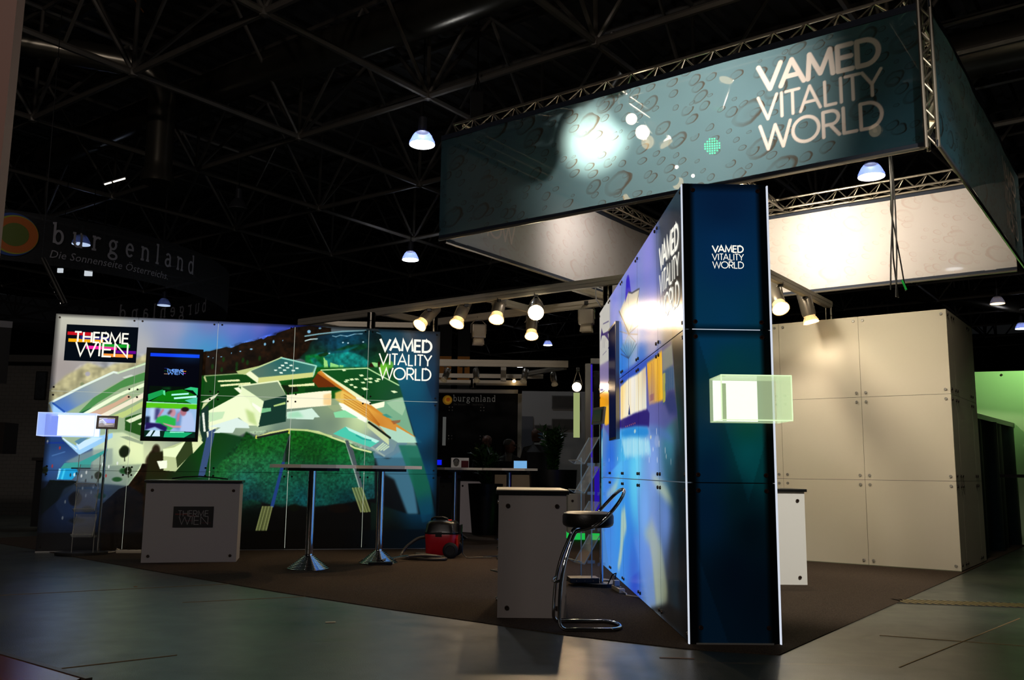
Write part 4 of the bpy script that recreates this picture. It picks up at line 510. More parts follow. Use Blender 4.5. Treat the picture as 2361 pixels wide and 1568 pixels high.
# ---------------------------------------------------------------- hanging banner cube
def fabric_mat():
    m=bpy.data.materials.new('printed banner fabric');m.use_nodes=True;nt=m.node_tree;nt.nodes.clear();N=nt.nodes.new;Lk=nt.links.new
    out=N('ShaderNodeOutputMaterial');geo=N('ShaderNodeNewGeometry');tc=N('ShaderNodeTexCoord');att=N('ShaderNodeAttribute');att.attribute_name='ink'
    sp_=N('ShaderNodeSeparateXYZ');Lk(tc.outputs['Object'],sp_.inputs[0]);cb_=N('ShaderNodeCombineXYZ');Lk(sp_.outputs[0],cb_.inputs[0]);Lk(sp_.outputs[2],cb_.inputs[1])
    nz=N('ShaderNodeTexNoise');nz.inputs['Scale'].default_value=7;nz.inputs['Detail'].default_value=2;Lk(tc.outputs['Object'],nz.inputs['Vector'])
    ad=N('ShaderNodeMixRGB');ad.blend_type='ADD';ad.inputs[0].default_value=.05;Lk(cb_.outputs[0],ad.inputs[1]);Lk(nz.outputs['Color'],ad.inputs[2])
    def drops(scale,off,smin,smax,rot=.5,prob=.35):
        mp=N('ShaderNodeMapping');mp.vector_type='TEXTURE' if False else 'POINT';mp.inputs['Rotation'].default_value=(0,0,-rot);mp.inputs['Location'].default_value=(off,off*.7,0)
        Lk(ad.outputs[0],mp.inputs[0]);m2_=N('ShaderNodeMapping');m2_.inputs['Scale'].default_value=(scale*.75,scale*1.25,1);Lk(mp.outputs[0],m2_.inputs[0])
        def vor(dx,dy):
            m3=N('ShaderNodeMapping');m3.inputs['Location'].default_value=(dx,dy,0);Lk(m2_.outputs[0],m3.inputs[0])
            v=N('ShaderNodeTexVoronoi');v.voronoi_dimensions='2D';v.inputs['Scale'].default_value=1;v.inputs['Randomness'].default_value=.8;Lk(m2_.outputs[0],v.inputs['Vector']);return v
        v=vor(0,0);sx=N('ShaderNodeSeparateXYZ');Lk(v.outputs['Color'],sx.inputs[0])
        rad=N('ShaderNodeMapRange');rad.inputs['To Min'].default_value=smin;rad.inputs['To Max'].default_value=smax;Lk(sx.outputs[0],rad.inputs['Value'])
        q=N('ShaderNodeMath');q.operation='DIVIDE';Lk(v.outputs['Distance'],q.inputs[0]);Lk(rad.outputs[0],q.inputs[1])
        r=N('ShaderNodeValToRGB');e=r.color_ramp.elements;e[0].position=0;e[0].color=(.22,.22,.22,1);e[1].position=.6;e[1].color=(.12,.12,.12,1)
        for p,c in((.8,.85),(.92,.75),(1.0,0)): k=e.new(p);k.color=(c,c,c,1)
        Lk(q.outputs[0],r.inputs[0])
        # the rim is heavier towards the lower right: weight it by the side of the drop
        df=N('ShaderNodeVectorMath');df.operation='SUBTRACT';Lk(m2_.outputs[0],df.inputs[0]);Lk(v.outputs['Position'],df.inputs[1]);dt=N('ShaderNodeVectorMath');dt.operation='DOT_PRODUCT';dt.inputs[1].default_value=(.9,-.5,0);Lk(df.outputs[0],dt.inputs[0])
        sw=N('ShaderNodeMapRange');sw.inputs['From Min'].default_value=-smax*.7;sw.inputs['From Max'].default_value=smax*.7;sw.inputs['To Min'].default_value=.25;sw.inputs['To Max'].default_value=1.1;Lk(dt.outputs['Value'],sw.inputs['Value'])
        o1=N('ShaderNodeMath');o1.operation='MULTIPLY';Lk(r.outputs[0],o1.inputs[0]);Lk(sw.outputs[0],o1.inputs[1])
        pr=N('ShaderNodeMath');pr.operation='GREATER_THAN';pr.inputs[1].default_value=prob;Lk(sx.outputs[1],pr.inputs[0]);o=N('ShaderNodeMath');o.operation='MULTIPLY';Lk(o1.outputs[0],o.inputs[0]);Lk(pr.outputs[0],o.inputs[1]);return o.outputs[0]
    d1=drops(3.0,0,.15,.40,.5,.3);d2=drops(7.5,4,.12,.42,.4,.25)
    mx=N('ShaderNodeMath');mx.operation='MAXIMUM';Lk(d1,mx.inputs[0]);Lk(d2,mx.inputs[1])
    n=N('ShaderNodeTexNoise');n.inputs['Scale'].default_value=.9;n.inputs['Detail'].default_value=3;Lk(tc.outputs['Object'],n.inputs['Vector'])
    cr_=N('ShaderNodeValToRGB');cr_.color_ramp.elements[0].color=(.010,.034,.052,1);cr_.color_ramp.elements[0].position=.35;cr_.color_ramp.elements[1].color=(.016,.048,.070,1);cr_.color_ramp.elements[1].position=.7;Lk(n.outputs['Fac'],cr_.inputs[0])
    teal=N('ShaderNodeMixRGB');teal.inputs[2].default_value=(.004,.002,.001,1);Lk(cr_.outputs[0],teal.inputs[1]);Lk(mx.outputs[0],teal.inputs[0])
    outc=N('ShaderNodeMixRGB');outc.inputs[2].default_value=(.36,.295,.27,1);Lk(teal.outputs[0],outc.inputs[1]);Lk(att.outputs['Fac'],outc.inputs[0])
    inn=N('ShaderNodeMixRGB');inn.inputs[1].default_value=(.62,.585,.56,1);inn.inputs[2].default_value=(.57,.50,.45,1);Lk(mx.outputs[0],inn.inputs[0])
    inn2=N('ShaderNodeMixRGB');inn2.inputs[2].default_value=(.75,.66,.62,1);Lk(inn.outputs[0],inn2.inputs[1]);Lk(att.outputs['Fac'],inn2.inputs[0])
    col=N('ShaderNodeMixRGB');Lk(geo.outputs['Backfacing'],col.inputs[0]);Lk(outc.outputs[0],col.inputs[1]);Lk(inn2.outputs[0],col.inputs[2])
    dif=N('ShaderNodeBsdfDiffuse');Lk(col.outputs[0],dif.inputs[0]);trl=N('ShaderNodeBsdfTranslucent');tadd=N('ShaderNodeMixRGB');tadd.blend_type='ADD';tadd.inputs[0].default_value=1;tadd.inputs[2].default_value=(.046,.058,.054,1);dkn=N('ShaderNodeMixRGB');dkn.inputs[1].default_value=(.046,.058,.054,1);dkn.inputs[2].default_value=(.035,.028,.02,1);Lk(mx.outputs[0],dkn.inputs[0]);Lk(dkn.outputs[0],tadd.inputs[2]);Lk(outc.outputs[0],tadd.inputs[1]);Lk(tadd.outputs[0],trl.inputs[0])
    m1=N('ShaderNodeMixShader');m1.inputs[0].default_value=.38;Lk(dif.outputs[0],m1.inputs[1]);Lk(trl.outputs[0],m1.inputs[2])
    tp=N('ShaderNodeBsdfTransparent');m2=N('ShaderNodeMixShader');m2.inputs[0].default_value=.035;Lk(m1.outputs[0],m2.inputs[1]);Lk(tp.outputs[0],m2.inputs[2]);Lk(m2.outputs[0],out.inputs[0]);return m
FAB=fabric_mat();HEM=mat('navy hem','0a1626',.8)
BL,BZ0,BZ1=4.93,3.5488,4.7482;BH=BZ1-BZ0
def banner_mesh():
    groups=vamed(3.62,.26,1.03,.76)
    us=np.concatenate([np.linspace(0,3.55,72),np.linspace(3.556,4.72,195),np.linspace(4.73,BL,8)]);vs=np.linspace(.05,BH-.05,185)
    X,Y=np.meshgrid(us,vs);ink=np.zeros(X.shape)
    for pls,wd in groups:
        for pl in pls:
            for a,b in zip(pl[:-1],pl[1:]):
                ex,ey=b[0]-a[0],b[1]-a[1];L=ex*ex+ey*ey+1e-9;t=((X-a[0])*ex+(Y-a[1])*ey)/L;t=np.clip(t,0,1)
                d=np.hypot(X-a[0]-t*ex,Y-a[1]-t*ey);ink=np.maximum(ink,np.clip((wd/2-d)/.006+.5,0,1))
    H,W=X.shape;pts=np.zeros((H,W,3));pts[...,0]=X;pts[...,2]=Y;pts[...,1]=.006*np.sin(X*3.1+Y)+.004*np.sin(X*7)
    idx=np.arange(H*W).reshape(H,W);q=np.stack([idx[:-1,:-1],idx[:-1,1:],idx[1:,1:],idx[1:,:-1]],-1).reshape(-1,4)
    me=bpy.data.meshes.new('banner_fabric');me.from_pydata(pts.reshape(-1,3).tolist(),[],q.tolist());me.update()
    at=me.attributes.new('ink','FLOAT','POINT');at.data.foreach_set('value',ink.ravel().astype(np.float32));me.materials.append(FAB)
    me.polygons.foreach_set('use_smooth',[True]*len(me.polygons));return me
bme=banner_mesh()
c4=[G(-6.27,7.106),G(-1.25,7.106),G(-1.34,12.146),G(-6.27,12.146)]
names=['blue fabric banner with water drops and large white lettering facing the camera','dark fabric banner seen edge-on, forming the right side of the hanging square','far fabric banner whose pale warm-lit inside faces the camera','left side fabric banner showing its pale grey inside']
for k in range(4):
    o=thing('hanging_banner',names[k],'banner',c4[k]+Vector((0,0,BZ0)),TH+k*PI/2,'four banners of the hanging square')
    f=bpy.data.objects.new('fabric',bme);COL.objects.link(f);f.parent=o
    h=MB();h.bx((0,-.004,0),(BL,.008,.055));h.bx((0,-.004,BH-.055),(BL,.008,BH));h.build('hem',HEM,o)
    h=MB();h.tube([(0,.0,.01),(BL,.0,.01)],.014,6);h.build('bottom_tube',ALU2,o)
def truss(name,a,b,label,s=.2,bay=.28,top=True,grp='aluminium trusses of the hanging square'):
    a=Vector(a);b=Vector(b);d=(b-a);L=d.length;d.normalize();upw=Vector((0,0,1)) if abs(d.z)<.9 else Vector((CT,ST,0));sd=d.cross(upw).normalized();uw=sd.cross(d)
    t=thing(name,label,'truss',a,0,grp)
    C=[uw*s*.5,-uw*s*.35+sd*s*.5,-uw*s*.35-sd*s*.5]
    for c in C: MB().tube([c,c+d*L],.016,8).build('chord',ALU2,t)
    m=MB();n=max(2,int(L/bay))
    for i in range(n):
        p0=d*(L*i/n);p1=d*(L*(i+.5)/n);p2=d*(L*(i+1)/n)
        for u,v in((0,1),(0,2),(1,2)): m.tube([C[u]+p0,C[v]+p1],.0075,5);m.tube([C[v]+p1,C[u]+p2],.0075,5)
    m.build('lattice',ALU2,t);return t
ZT=BZ1+.07
ins=.16
i4=[G(-6.22,7.106+ins,ZT),G(-1.4,7.106+ins,ZT),G(-1.5,12.0,ZT),G(-6.1,12.0,ZT)]
truss('lighting_truss',G(-6.22,7.25,ZT),G(-1.4,7.25,ZT),'aluminium truss above the front banner with the large lettering')
truss('lighting_truss',G(-1.48,7.3,ZT),G(-1.48,12.1,ZT),'aluminium truss along the top of the right side banner')
truss('lighting_truss',G(-6.22,12.0,ZT),G(-1.4,12.0,ZT),'warm-lit aluminium truss above the pale inner far banner')
truss('lighting_truss',G(-6.13,7.3,ZT),G(-6.13,12.1,ZT),'aluminium truss along the top of the left side banner')
truss('lighting_truss',G(-4.2,7.45,ZT-.03),G(-4.2,11.85,ZT-.03),'middle truss crossing the hanging square and carrying spotlights')
truss('lighting_truss',G(-1.295,7.13,BZ0),G(-1.295,7.13,ZT),'upright truss at the near right corner of the hanging square',.09,.2)
truss('lighting_truss',G(-6.0,9.6,5.05),G(-4.4,9.4,5.15),'short truss piece lying above the front banner',.22)
cbm=thing('power_cables','bundle of black power cables dangling below the front banner at right','cable',(3.94,8.902,4.4))
for k in range(4):
    pts=[(0.01*k,0,.75),(0.02*math.sin(k*2),.01*k,.2),(.02*math.sin(k+1),0,-.2),(.03*math.sin(2*k),.01,-.6),((-.05,.02,.06,.0)[k],.02*k,-1.1),((-.07,-.01,.10,.03)[k],.02*k,-1.45-.07*(k%2))]
    MB().tube(pts,.008,6).build('cable',BLK,cbm)
MB().tube([(.05,0,-1.35),(.09,0,-1.45)],.01,6).build('plug',mat('green plug','108030',.4,emit='109030',es=.3),cbm)
# ---------------------------------------------------------------- spotlights
LWARM=glow('warm lamp glass','ffd89a',14);LHOT=glow('hot lamp glass','fff0d0',30);GRN=glow('green led','10ff70',5);DIM=glow('faint glow flood glass','7a6a50',.5)  # DIM: switched-off flood glass given a faint glow
SPB=mat('spot housing','8c8478',.35,.6);SHADE=clear('lamp glass shade','e8d8c0',.35,.1)
def spot(pos,aim,label,lit=True,power=60,hook=None,cone=70,col=WARM,s=1,lens=None,group='spotlights on the aluminium rails',blend=.6,soft=.04):
    pos=Vector(pos);t=thing('spotlight',label,'lamp',pos,0,group)
    M=(Vector(aim)-pos).to_track_quat('-Z','Y').to_matrix()
    g=MB();g.lathe([(0,.25*s),(.06*s,.25*s),(.068*s,.235*s),(.068*s,.03*s),(.06*s,.0),(.05*s,.0),(.05*s,.03*s)],n=18,M=M);g.build('housing',SPB,t)
    g=MB();g.lathe([(.052*s,.0),(.075*s,-.05*s),(.08*s,-.075*s)],n=18,M=M);sh=g.build('lamp_shade',SHADE,t)
    g=MB();g.lathe([(0,-.055*s),(.06*s,-.05*s),(.074*s,-.07*s),(0,-.078*s)],n=18,M=M);g.build('lens',lens or (LWARM if lit else DIM),sh)
    hk=Vector(hook) if hook is not None else pos+Vector((0,0,.3));rel=hk-pos
    g=MB();a=M@Vector((.08*s,0,.13*s));b=M@Vector((-.08*s,0,.13*s));g.tube([a,a+(rel-a)*.55+Vector((0,0,.01)),rel,b+(rel-b)*.55+Vector((0,0,.01)),b],.007,6);g.build('yoke',SPB,t)
    MB().box(rel,(.05,.05,.05)).build('clamp',BLK,t)
    if lit and power: d=(Vector(aim)-pos).normalized();lamp('SPOT','bulb',pos+d*.1*s,power,col,aim,soft,cone,blend,t)
    return t
def flood(pos,label,rz=0,hook=.22):
    t=thing('floodlight',label,'lamp',pos,rz,'switched-off floodlights on the back rail')
    MB().box((0,0,.03),(.2,.14,.2),None,0,.02).build('housing',SPB,t)
    g=MB();g.add([(-.07,-.05,-.07),(.07,-.05,-.07),(.07,.05,-.07),(-.07,.05,-.07),(-.08,-.06,-.17),(.08,-.06,-.17),(.08,.06,-.17),(-.08,.06,-.17)],[(0,1,5,4),(1,2,6,5),(2,3,7,6),(3,0,4,7),(0,3,2,1)]);g.build('lamp_shade',SHADE,t)
    MB().box((0,0,-.11),(.10,.06,.04)).build('lens',DIM,t)
    MB().tube([(-.11,0,0),(-.11,0,.13),(-.05,0,hook-.03),(.05,0,hook-.03),(.11,0,.13),(.11,0,0)],.008,6).build('yoke',SPB,t);MB().box((0,0,hook),(.05,.05,.05)).build('clamp',BLK,t)
    return t
RZ=3.27
# rail frame ladder: front beam v=8.8, back beam v=9.9
rf=thing('aluminium_rail_frame','aluminium beam frame spanning from the picture wall to the blue wall','frame')
def beam(a,b,h=.1,w_=.06,name='beam',par=rf):
    a=Vector(a);b=Vector(b);d=b-a;g=MB();M=rotz(math.atan2(d.y,d.x));L=d.length;c=(a+b)/2
    g.box(c,(L,w_,h),M);g.box(c+Vector((0,0,h*.16)),(L-.002,w_+.008,h*.28),M);g.box(c-Vector((0,0,h*.28)),(L-.002,w_+.008,h*.3),M);return g.build(name,ALU,par)
beam(G(-10.55,8.8,RZ),G(-3.46,8.8,RZ));beam(G(-8.75,9.9,RZ),G(-3.46,9.9,RZ));beam(G(-3.46,8.8,RZ),G(-3.46,11.7,RZ))
for u in(-8.85,-6.95,-5.65,-4.7): beam(G(u,8.86,RZ),G(u,9.84,RZ),.09)
beam(G(-10.5,8.86,RZ),G(-9.2,9.9,RZ-.02),.08);beam(G(-9.2,9.9,RZ),G(-8.75,9.9,RZ),.08)
def post(x,y,z0,z1,par=rf):
    g=MB();g.box((x,y,(z0+z1)/2),(.09,.09,z1-z0));g.box((x,y,z1-.12),(.1,.1,.01));
    for dx,dy in((.03,0),(-.03,0),(0,.03),(0,-.03)): g.box((x+dx,y+dy,(z0+z1)/2),(.045,.045,z1-z0-.004) if False else (.04,.1,z1-z0-.002) if dx else (.1,.04,z1-z0-.002))
    return g.build('post',ALU,par)
q=LW+LD*4.03-LN*.06;post(q.x,q.y,3.0,RZ-.03);q=LW+LD*4.92-LN*.10;post(q.x,q.y,3.0,RZ-.03);post(1.12,10.25,3.0,RZ-.03);q=G(-3.46,11.66);post(q.x,q.y,3.0,RZ-.03)
MB().tube([(1.05,10.2,3.2),(.98,10.3,3.25),(1.0,10.4,3.1),(1.08,10.6,3.05)],.008,6).build('cable',WHT,rf)
def onrail(x,y): return (x,y,RZ-.06)
spot((-1.2,11.80,3.05),(-2.5,10.6,1.2),'lit spotlight tilted left above the white lettering of the picture wall',True,60,(-1.12,11.78,RZ-.06),75,s=1.25)
spot((-.70,11.46,3.03),(-1.7,10.2,0),'lit spotlight, second from the left on the front rail',True,70,(-.6,11.4,RZ-.06),75,s=1.25)
spot((-.19,11.08,3.03),(-.6,9.4,0),'lit round spotlight in the middle of the front rail',True,110,(-.17,11.07,RZ-.05),75,s=1.25)
spot((.29,10.73,3.02),(.1,5.6,.6),'brightest spotlight pointing straight at the camera',True,110,(.29,10.73,RZ-.05),66,lens=LHOT,s=1.25)
spot((.27,12.12,2.98),(.2,10.6,0),'lit spotlight hanging below and behind the brightest one',True,80,(.27,12.12,RZ-.05),80,s=1.2)
flood((-.486,12.676,3.03),'boxy switched-off floodlight hanging between two lit spotlights',.2);flood((.98,11.55,3.06),'boxy switched-off floodlight beside the far edge of the blue wall',-.3)
spot((3.02,9.89,2.98),(3.3,7.4,0),'lit spotlight just right of the column',True,90,(3.07,9.96,RZ-.05),110,col=(1,.86,.6),s=1.25,blend=1)
spot((3.66,10.76,3.0),(4.3,10.6,0),'lit spotlight on the side rail in front of the white cabin',True,22,(3.58,10.66,RZ-.05),150,col=(1,.87,.68),s=1.25,blend=1)
# spot hidden behind the blue wall edge washing its near panels
spot((.55,7.3,2.72) if False else (.30,9.2,3.32),(1.12,6.95,2.42),'spotlight aimed at the upper part of the blue picture wall',True,0,(.30,9.25,3.45),40) if False else None
# middle truss lamps seen glowing through the fabric
LFAB=glow('burning lamp glass','fff0d8',75)
for (x,y,z),lb,s_ in[((1.16,8.39,4.5),'spotlight glowing through the fabric, upper left of the warm ones',.75),((1.34,8.86,4.55),'brightest spotlight glowing through the banner fabric',1.0),((1.63,9.05,4.55),'spotlight glowing through the fabric left of the green lamp',.6),((1.88,9.85,4.53),'faint small light showing through the lower edge of the front banner',.3),((2.13,10.15,4.53),'faint small light just above the column seen through the banner',.3)]:
    spot((x*1.004,y*1.004,z+.05),(x*.2,y*.2,2.2),lb,True,0,G(-4.2,-x*ST+y*CT,ZT-.12),60,s=s_,lens=LFAB,group='spotlights behind the front banner')
t=thing('led_par_lamp','green LED lamp shining through the banner left of the lettering','lamp',(2.11,9.05,4.52),0)
M=(Vector((0,0,1.5))-Vector((2.11,9.05,4.52))).to_track_quat('-Z','Y').to_matrix()
MB().lathe([(0,.2),(.1,.2),(.1,0),(.09,-.01)],n=20,M=M).build('housing',BLK,t)
g=MB()
for i in range(-3,4):
    for j in range(-3,4):
        if i*i+j*j<=10: g.lathe([(0,0),(.010,0),(.007,-.012),(0,-.014)],M@Vector((i*.025,j*.025,-.004)),6,M)
g.build('led_cluster',glow('green led bright','10ff70',90),t);MB().tube([(-.1,0,.05),(-.1,0,.3),(.1,0,.3),(.1,0,.05)],.008,6).build('yoke',BLK,t)
lamp('POINT','bulb',Vector((2.11,9.05,4.52))+M@Vector((0,0,-.2)),5,(.1,1,.4),size=.05,parent=t)
# lights on the trusses washing the fabric (heads on the middle and back truss); cabin and roof ones are added
spot(G(-4.3,8.3,4.62),G(-4.27,7.1,4.34),'truss spotlight throwing a bright pool on the inside of the front banner',True,3300,G(-4.2,8.3,ZT-.12),44,col=(1,.86,.66),group='spotlights behind the front banner',blend=1)
spot(G(-2.4,10.2,4.95),G(-3.3,7.1,4.15),'truss spotlight washing the lettering of the front banner from behind',True,4300,G(-1.5,10.2,ZT),56,lens=glow('hooded lamp','ffe0b0',2.5),col=(1,.92,.8),group='spotlights behind the front banner',blend=1)
spot(G(-4.5,9.3,4.5),G(-4.2,12.15,4.1),'truss spotlight throwing a warm pool on the far banner beside the column',True,800,G(-4.2,9.3,ZT-.12),60,col=(1,.86,.66),group='spotlights behind the front banner',blend=1)
spot(G(-4.0,9.9,4.5),G(-2.9,12.15,4.2),'truss spotlight throwing a warm pool on the right half of the far banner',True,700,G(-4.2,9.9,ZT-.12),75,col=(1,.86,.68),group='spotlights behind the front banner',blend=1)
spot(G(-5.2,9.5,4.5),G(-6.27,9.9,4.0),'truss spotlight washing the pale left side banner',True,90,G(-4.2,9.6,ZT-.12),120,col=(1,.9,.82),group='spotlights behind the front banner',blend=1)
spot(G(-1.62,9.0,4.5),G(-3.0,11.25,1.3),'added truss spotlight near the right corner evening the light on the white cabin',True,170,G(-1.5,9.0,ZT-.1),80,col=(1,.87,.66),lens=glow('hooded lamp','ffe0b0',2.5),group='spotlights behind the front banner',blend=1,soft=.2)  # extra lamp, put in to soften the shadow on the cabin
spot(G(-4.0,8.0,4.5),G(-3.0,11.25,1.4),'added truss spotlight filling the white cabin with even light',True,380,G(-4.2,8.0,ZT-.12),62,col=(1,.87,.66),group='spotlights behind the front banner',blend=1,soft=.2)  # added lamp, lights the cabin front evenly
spot(G(-3.4,8.2,5.0),G(-1.0,9.0,12.4),'added truss spotlight pointing up to brighten the hall roof',True,520,G(-4.1,8.2,ZT),130,col=(1,.8,.6),group='spotlights behind the front banner',blend=1)  # added lamp behind the banner top, only there to brighten the roof
# blue wall wash
spot(Vector((.62,6.6,3.45)),Vector((1.12,6.75,2.45)),'small spotlight close to the blue wall washing its lettering',True,16,G(-3.7,7.25,ZT-.1),60,s=.7,group='spotlights behind the front banner',blend=.9) if False else None
# ---------------------------------------------------------------- TV screens
def screenart():
    ru=rv=300;W,H=int(.62*ru)+1,int(1.1*rv)+1
    R=lambda x,y:[x*.62*200/100,y*1.1*200/100]            # percent of the screen, y up -> half centimetres
    def Pp(*p): 
        o=[]
        for a,b in zip(p[::2],p[1::2]): o+=R(a,b)
        return o
    ops=[('p',Pp(0,0,100,0,100,100,0,100),'03040e',1,1),('p',Pp(1,95,99,95,99,99,1,99),'1040f0',1,1),('p',Pp(50,95,99,95,99,99,50,99),'2088ff',.6,12),
    ('p',Pp(3,40,100,40,100,60,3,60),'041008',1,1),('p',Pp(3,42,30,50,34,51,30,56,2,50),'18a050',1,1),('p',Pp(8,42,96,41,97,50,70,57,40,54),'0c7a10',1,1),('p',Pp(72,57,85,60,100,59,100,50,90,56),'30c880',1,1),('p',Pp(31,55,35,55,36,49,32,50),'60e8a0',1,1),
    ('p',Pp(48,51,82,53,82,51,48,49),'b0fff0',1,1),('p',Pp(53,47,98,50,98,47.5,54,45),'c0fff8',1,1),('p',Pp(75,44,100,48,100,40,90,40),'50c8a8',1,1),('p',Pp(28,58,45,59,45,56,30,57),'0c5020',.9,2),
    ('p',Pp(0,34,100,34,100,40,0,41),'58c818',1,1),('p',Pp(0,40,100,39.4,100,40.2,0,41.4),'a0f0c0',1,1),
    ('p',Pp(0,7,100,7,100,34,0,34),'9cc0e8',1,1),('p',Pp(8,16,20,16,22,34,8,34),'c0d8f8',1,3),('p',Pp(18,20,26,20,28,34,18,34),'28205c',.8,3),('p',Pp(0,14,9,14,9,24,0,24),'14203c',1,2),('p',Pp(55,12,70,8,72,30,60,30),'5878b0',.7,4),
    ('p',Pp(24,24,40,26,60,22,60,14,50,8,36,9,30,16,20,17),'28b848',1,1.5),('p',Pp(23,24,26,23,36,32,33,34),'c87898',1,1.5),('b',R(53,29),6,9,'c890a0',1),('p',Pp(42,28,48,33,52,31,46,26),'402838',.8,2),
    ('p',Pp(0,8,2,17,30,16,44,12,42,6,20,12),'241858',1,1.5),('p',Pp(34,17,56,14,84,14,84,11.5,54,11.5,38,15),'d098a0',1,1.2),('p',Pp(62,27,68,31,66,20,62,18),'c87890',1,1.5),
    ('p',Pp(72,30,90,30,98,18,98,7,70,7,72,20),'b4c8f0',1,2),('b',R(74,30.5),6.5,9,'b07080',1),('b',R(77,33.3),8,5,'20141c',1),
    ('p',Pp(0,0,100,0,100,7,0,8),'08281c',1,1),('p',Pp(38,0,78,0,95,6,40,7),'18b070',1,1),('p',Pp(3,1,12,8,18,8,12,1),'d0e8f8',1,1),('p',Pp(15,1,22,8,30,8,31,1),'d0e8f8',1,1),('p',Pp(50,5.5,78,6,78,7,50,7),'a0ffe0',1,1)]
    return paint(ops,.62,1.1,ru,rv,3)
imS=screenart()
AS=art_mat('screen image',1.0,.1,.15);FRM=mat('screen bezel','0a0a0c',.35,spec=.2)
PT=lambda u,v,n=0: PL(1.14+u,1.385+v,.10+n)
tv=thing('television','upright flat screen on the picture wall showing the THERME WIEN logo and a training photo','television',(0,0,0))
g=MB();slab(g,PT,0,.70,0,1.21,-.05,0);g.build('housing',FRM,tv);g=MB();slab(g,PT,.2,.5,.4,.8,-.097,-.05);g.build('mount',BLK,tv)
PTS=lambda u,v,n=0: PT(u+.045,v+.05,n+.004)
art_panel('screen',imS,300,300,0,.62,0,1.1,PTS,AS,tv,gap=0,depth=.003)
SB=[(.0,.17,.85,.95,'182058'),(.0,.2,.52,.60,'184828'),(.0,.22,.15,.24,'a08070'),(.80,1,.55,.63,'e89830'),(.86,.98,.3,.37,'c030c0')]
therme(tv,PTS,.19,.80,.27,.105,glow('screen lettering','70a8ff',1),SB,None,.9,.07)
# dark monitor on the blue wall
PT2=lambda u,v,n=0: PB(3.16+u,1.39+v,.045+n)
tv2=thing('television','dark upright flat screen mounted on the far part of the blue wall','television')
g=MB();slab(g,PT2,0,.58,0,1.2,-.038,0);g.build('housing',mat('silver bezel','8c8c90',.3,.7),tv2);g=MB();slab(g,PT2,.025,.555,.025,1.175,.0,.003);g.build('screen',mat('dark screen','0a1024',.12,emit='101c50',es=.35),tv2)
g=MB();slab(g,PT2,.15,.4,.4,.8,-.044,-.038);g.build('mount',BLK,tv2)
# far panel marks (wave logo) are part of the print
# ---------------------------------------------------------------- acrylic display boxes
def vitrine(label,P,W,H,D,tint,edge,face,es,x0,x1,dv):
    t=thing('acrylic_display_box',label,'display case')
    A=clear('acrylic '+tint,tint,.34,.03,tint,es);E=glow('acrylic edge '+edge,edge,1.1);th=.008  # panes and edges emit, in place of light guided through the acrylic
    def pane(a,b,name='pane',m=A): g=MB();slab(g,P,a[0],b[0],a[1],b[1],a[2],b[2]);g.build(name,m,t)
    pane((0,0,D-th),(W,H,D));pane((0,0,0),(th,H,D-th));pane((W-th,0,0),(W,H,D-th));pane((th,H-th,0),(W-th,H,D-th));pane((th,0,0),(W-th,th,D-th))
    g=MB();e=.006
    for a,b in(((0,0),(W,e)),((0,H-e),(W,H)),((0,0),(e,H)),((W-e,0),(W,H))): slab(g,P,a[0],b[0],a[1],b[1],D-.001,D+.002)
    g.build('edges',E,t)
    pane((x0,.01,.004),(x1,H-.01,.01),'light_panel',glow('lit back '+face,face,2.0))
    pane((dv[0],.012,.02),(dv[1],H-.03,.03),'divider',mat('divider '+tint,dv[2],.4))
    return t
vitrine('glowing greenish acrylic display box mounted on the dark blue column',lambda u,v,n=0:PC(.155+u,1.385+v,.004+n),.445,.285,.29,'c8dcb0','e0ffc8','f0f8ec',.75,.02,.31,(.075,.10,'5c6a48'))
vitrine('glowing bluish acrylic display box at the left end of the picture wall',lambda u,v,n=0:PL(-.02+u,1.42+v,.004+n),.66,.29,.32,'98b0ff','c8d8ff','f0f8ff',1.1,.15,.65,(.08,.16,'20285a'))
# ---------------------------------------------------------------- counters
CB=mat('counter bolt','4a3c34',.3,.8)
def counter(label,x,y,rz,W,D,H=.92,frontbolts=True,topc='black',sidebolts=False,logo=None,name='counter',board='9c9490'):
    """front-left corner at (x,y); front face looks to local -Y"""
    t=thing(name,label,'counter',(x,y,.006),rz)
    B=mat('counter board '+board,board,.55,spec=.3);fc=MB().bx((0,0,0),(W,.02,H-.035)).build('front_panel',B,t)
    MB().bx((0,.021,0),(.02,D,H-.035)).build('side_panel',B,t);MB().bx((W-.02,.021,0),(W,D,H-.035)).build('side_panel',B,t)
    MB().bx((.02,D-.02,.0),(W-.02,D,H-.035)).build('back_panel',B,t)
    MB().bx((-.02,-.02,H-.034),(W+.02,D+.02,H-.006),0,.004).build('counter_top',mat('black edge top','0b0b0b',.35),t)
    if topc!='black': MB().bx((-.018,-.018,H-.006),(W+.018,D+.018,H),0).build('top_surface',mat('cream top','d8c8a8',.4),t)
    first=None
    M=Matrix.Rotation(PI/2,3,'X')
    pts=[(a,-.0005,z) for a in(.07,W-.07) for z in(.07,H-.12)]
    for p in pts:
        if first is None: first=b=MB().lathe([(.017,0),(.017,.006),(.012,.012),(.006,.012),(.005,.008),(0,.008)],(0,0,0),14,M).build('bolt',CB,t)
        else: b=first.copy();COL.objects.link(b)
        b.location=p
    if sidebolts:
        M2=Matrix.Rotation(-PI/2,3,'Y')
        for k,(yy,z) in enumerate(((.1,.42),(.1,.12),(D-.1,.42),(D-.1,H-.12))): MB().lathe([(.017,0),(.017,.006),(.012,.012),(0,.012)],(0,0,0),12,M2).build('bolt',CHR,t,).location=(-.0005,yy,z)
    return t
c1=counter('grey counter with black top and small THERME WIEN sign, before the picture wall',-4.115,10.165,LA-.01,1.02,.5)
PK=lambda x,y,n=0: Vector((x,-.001-n,y))
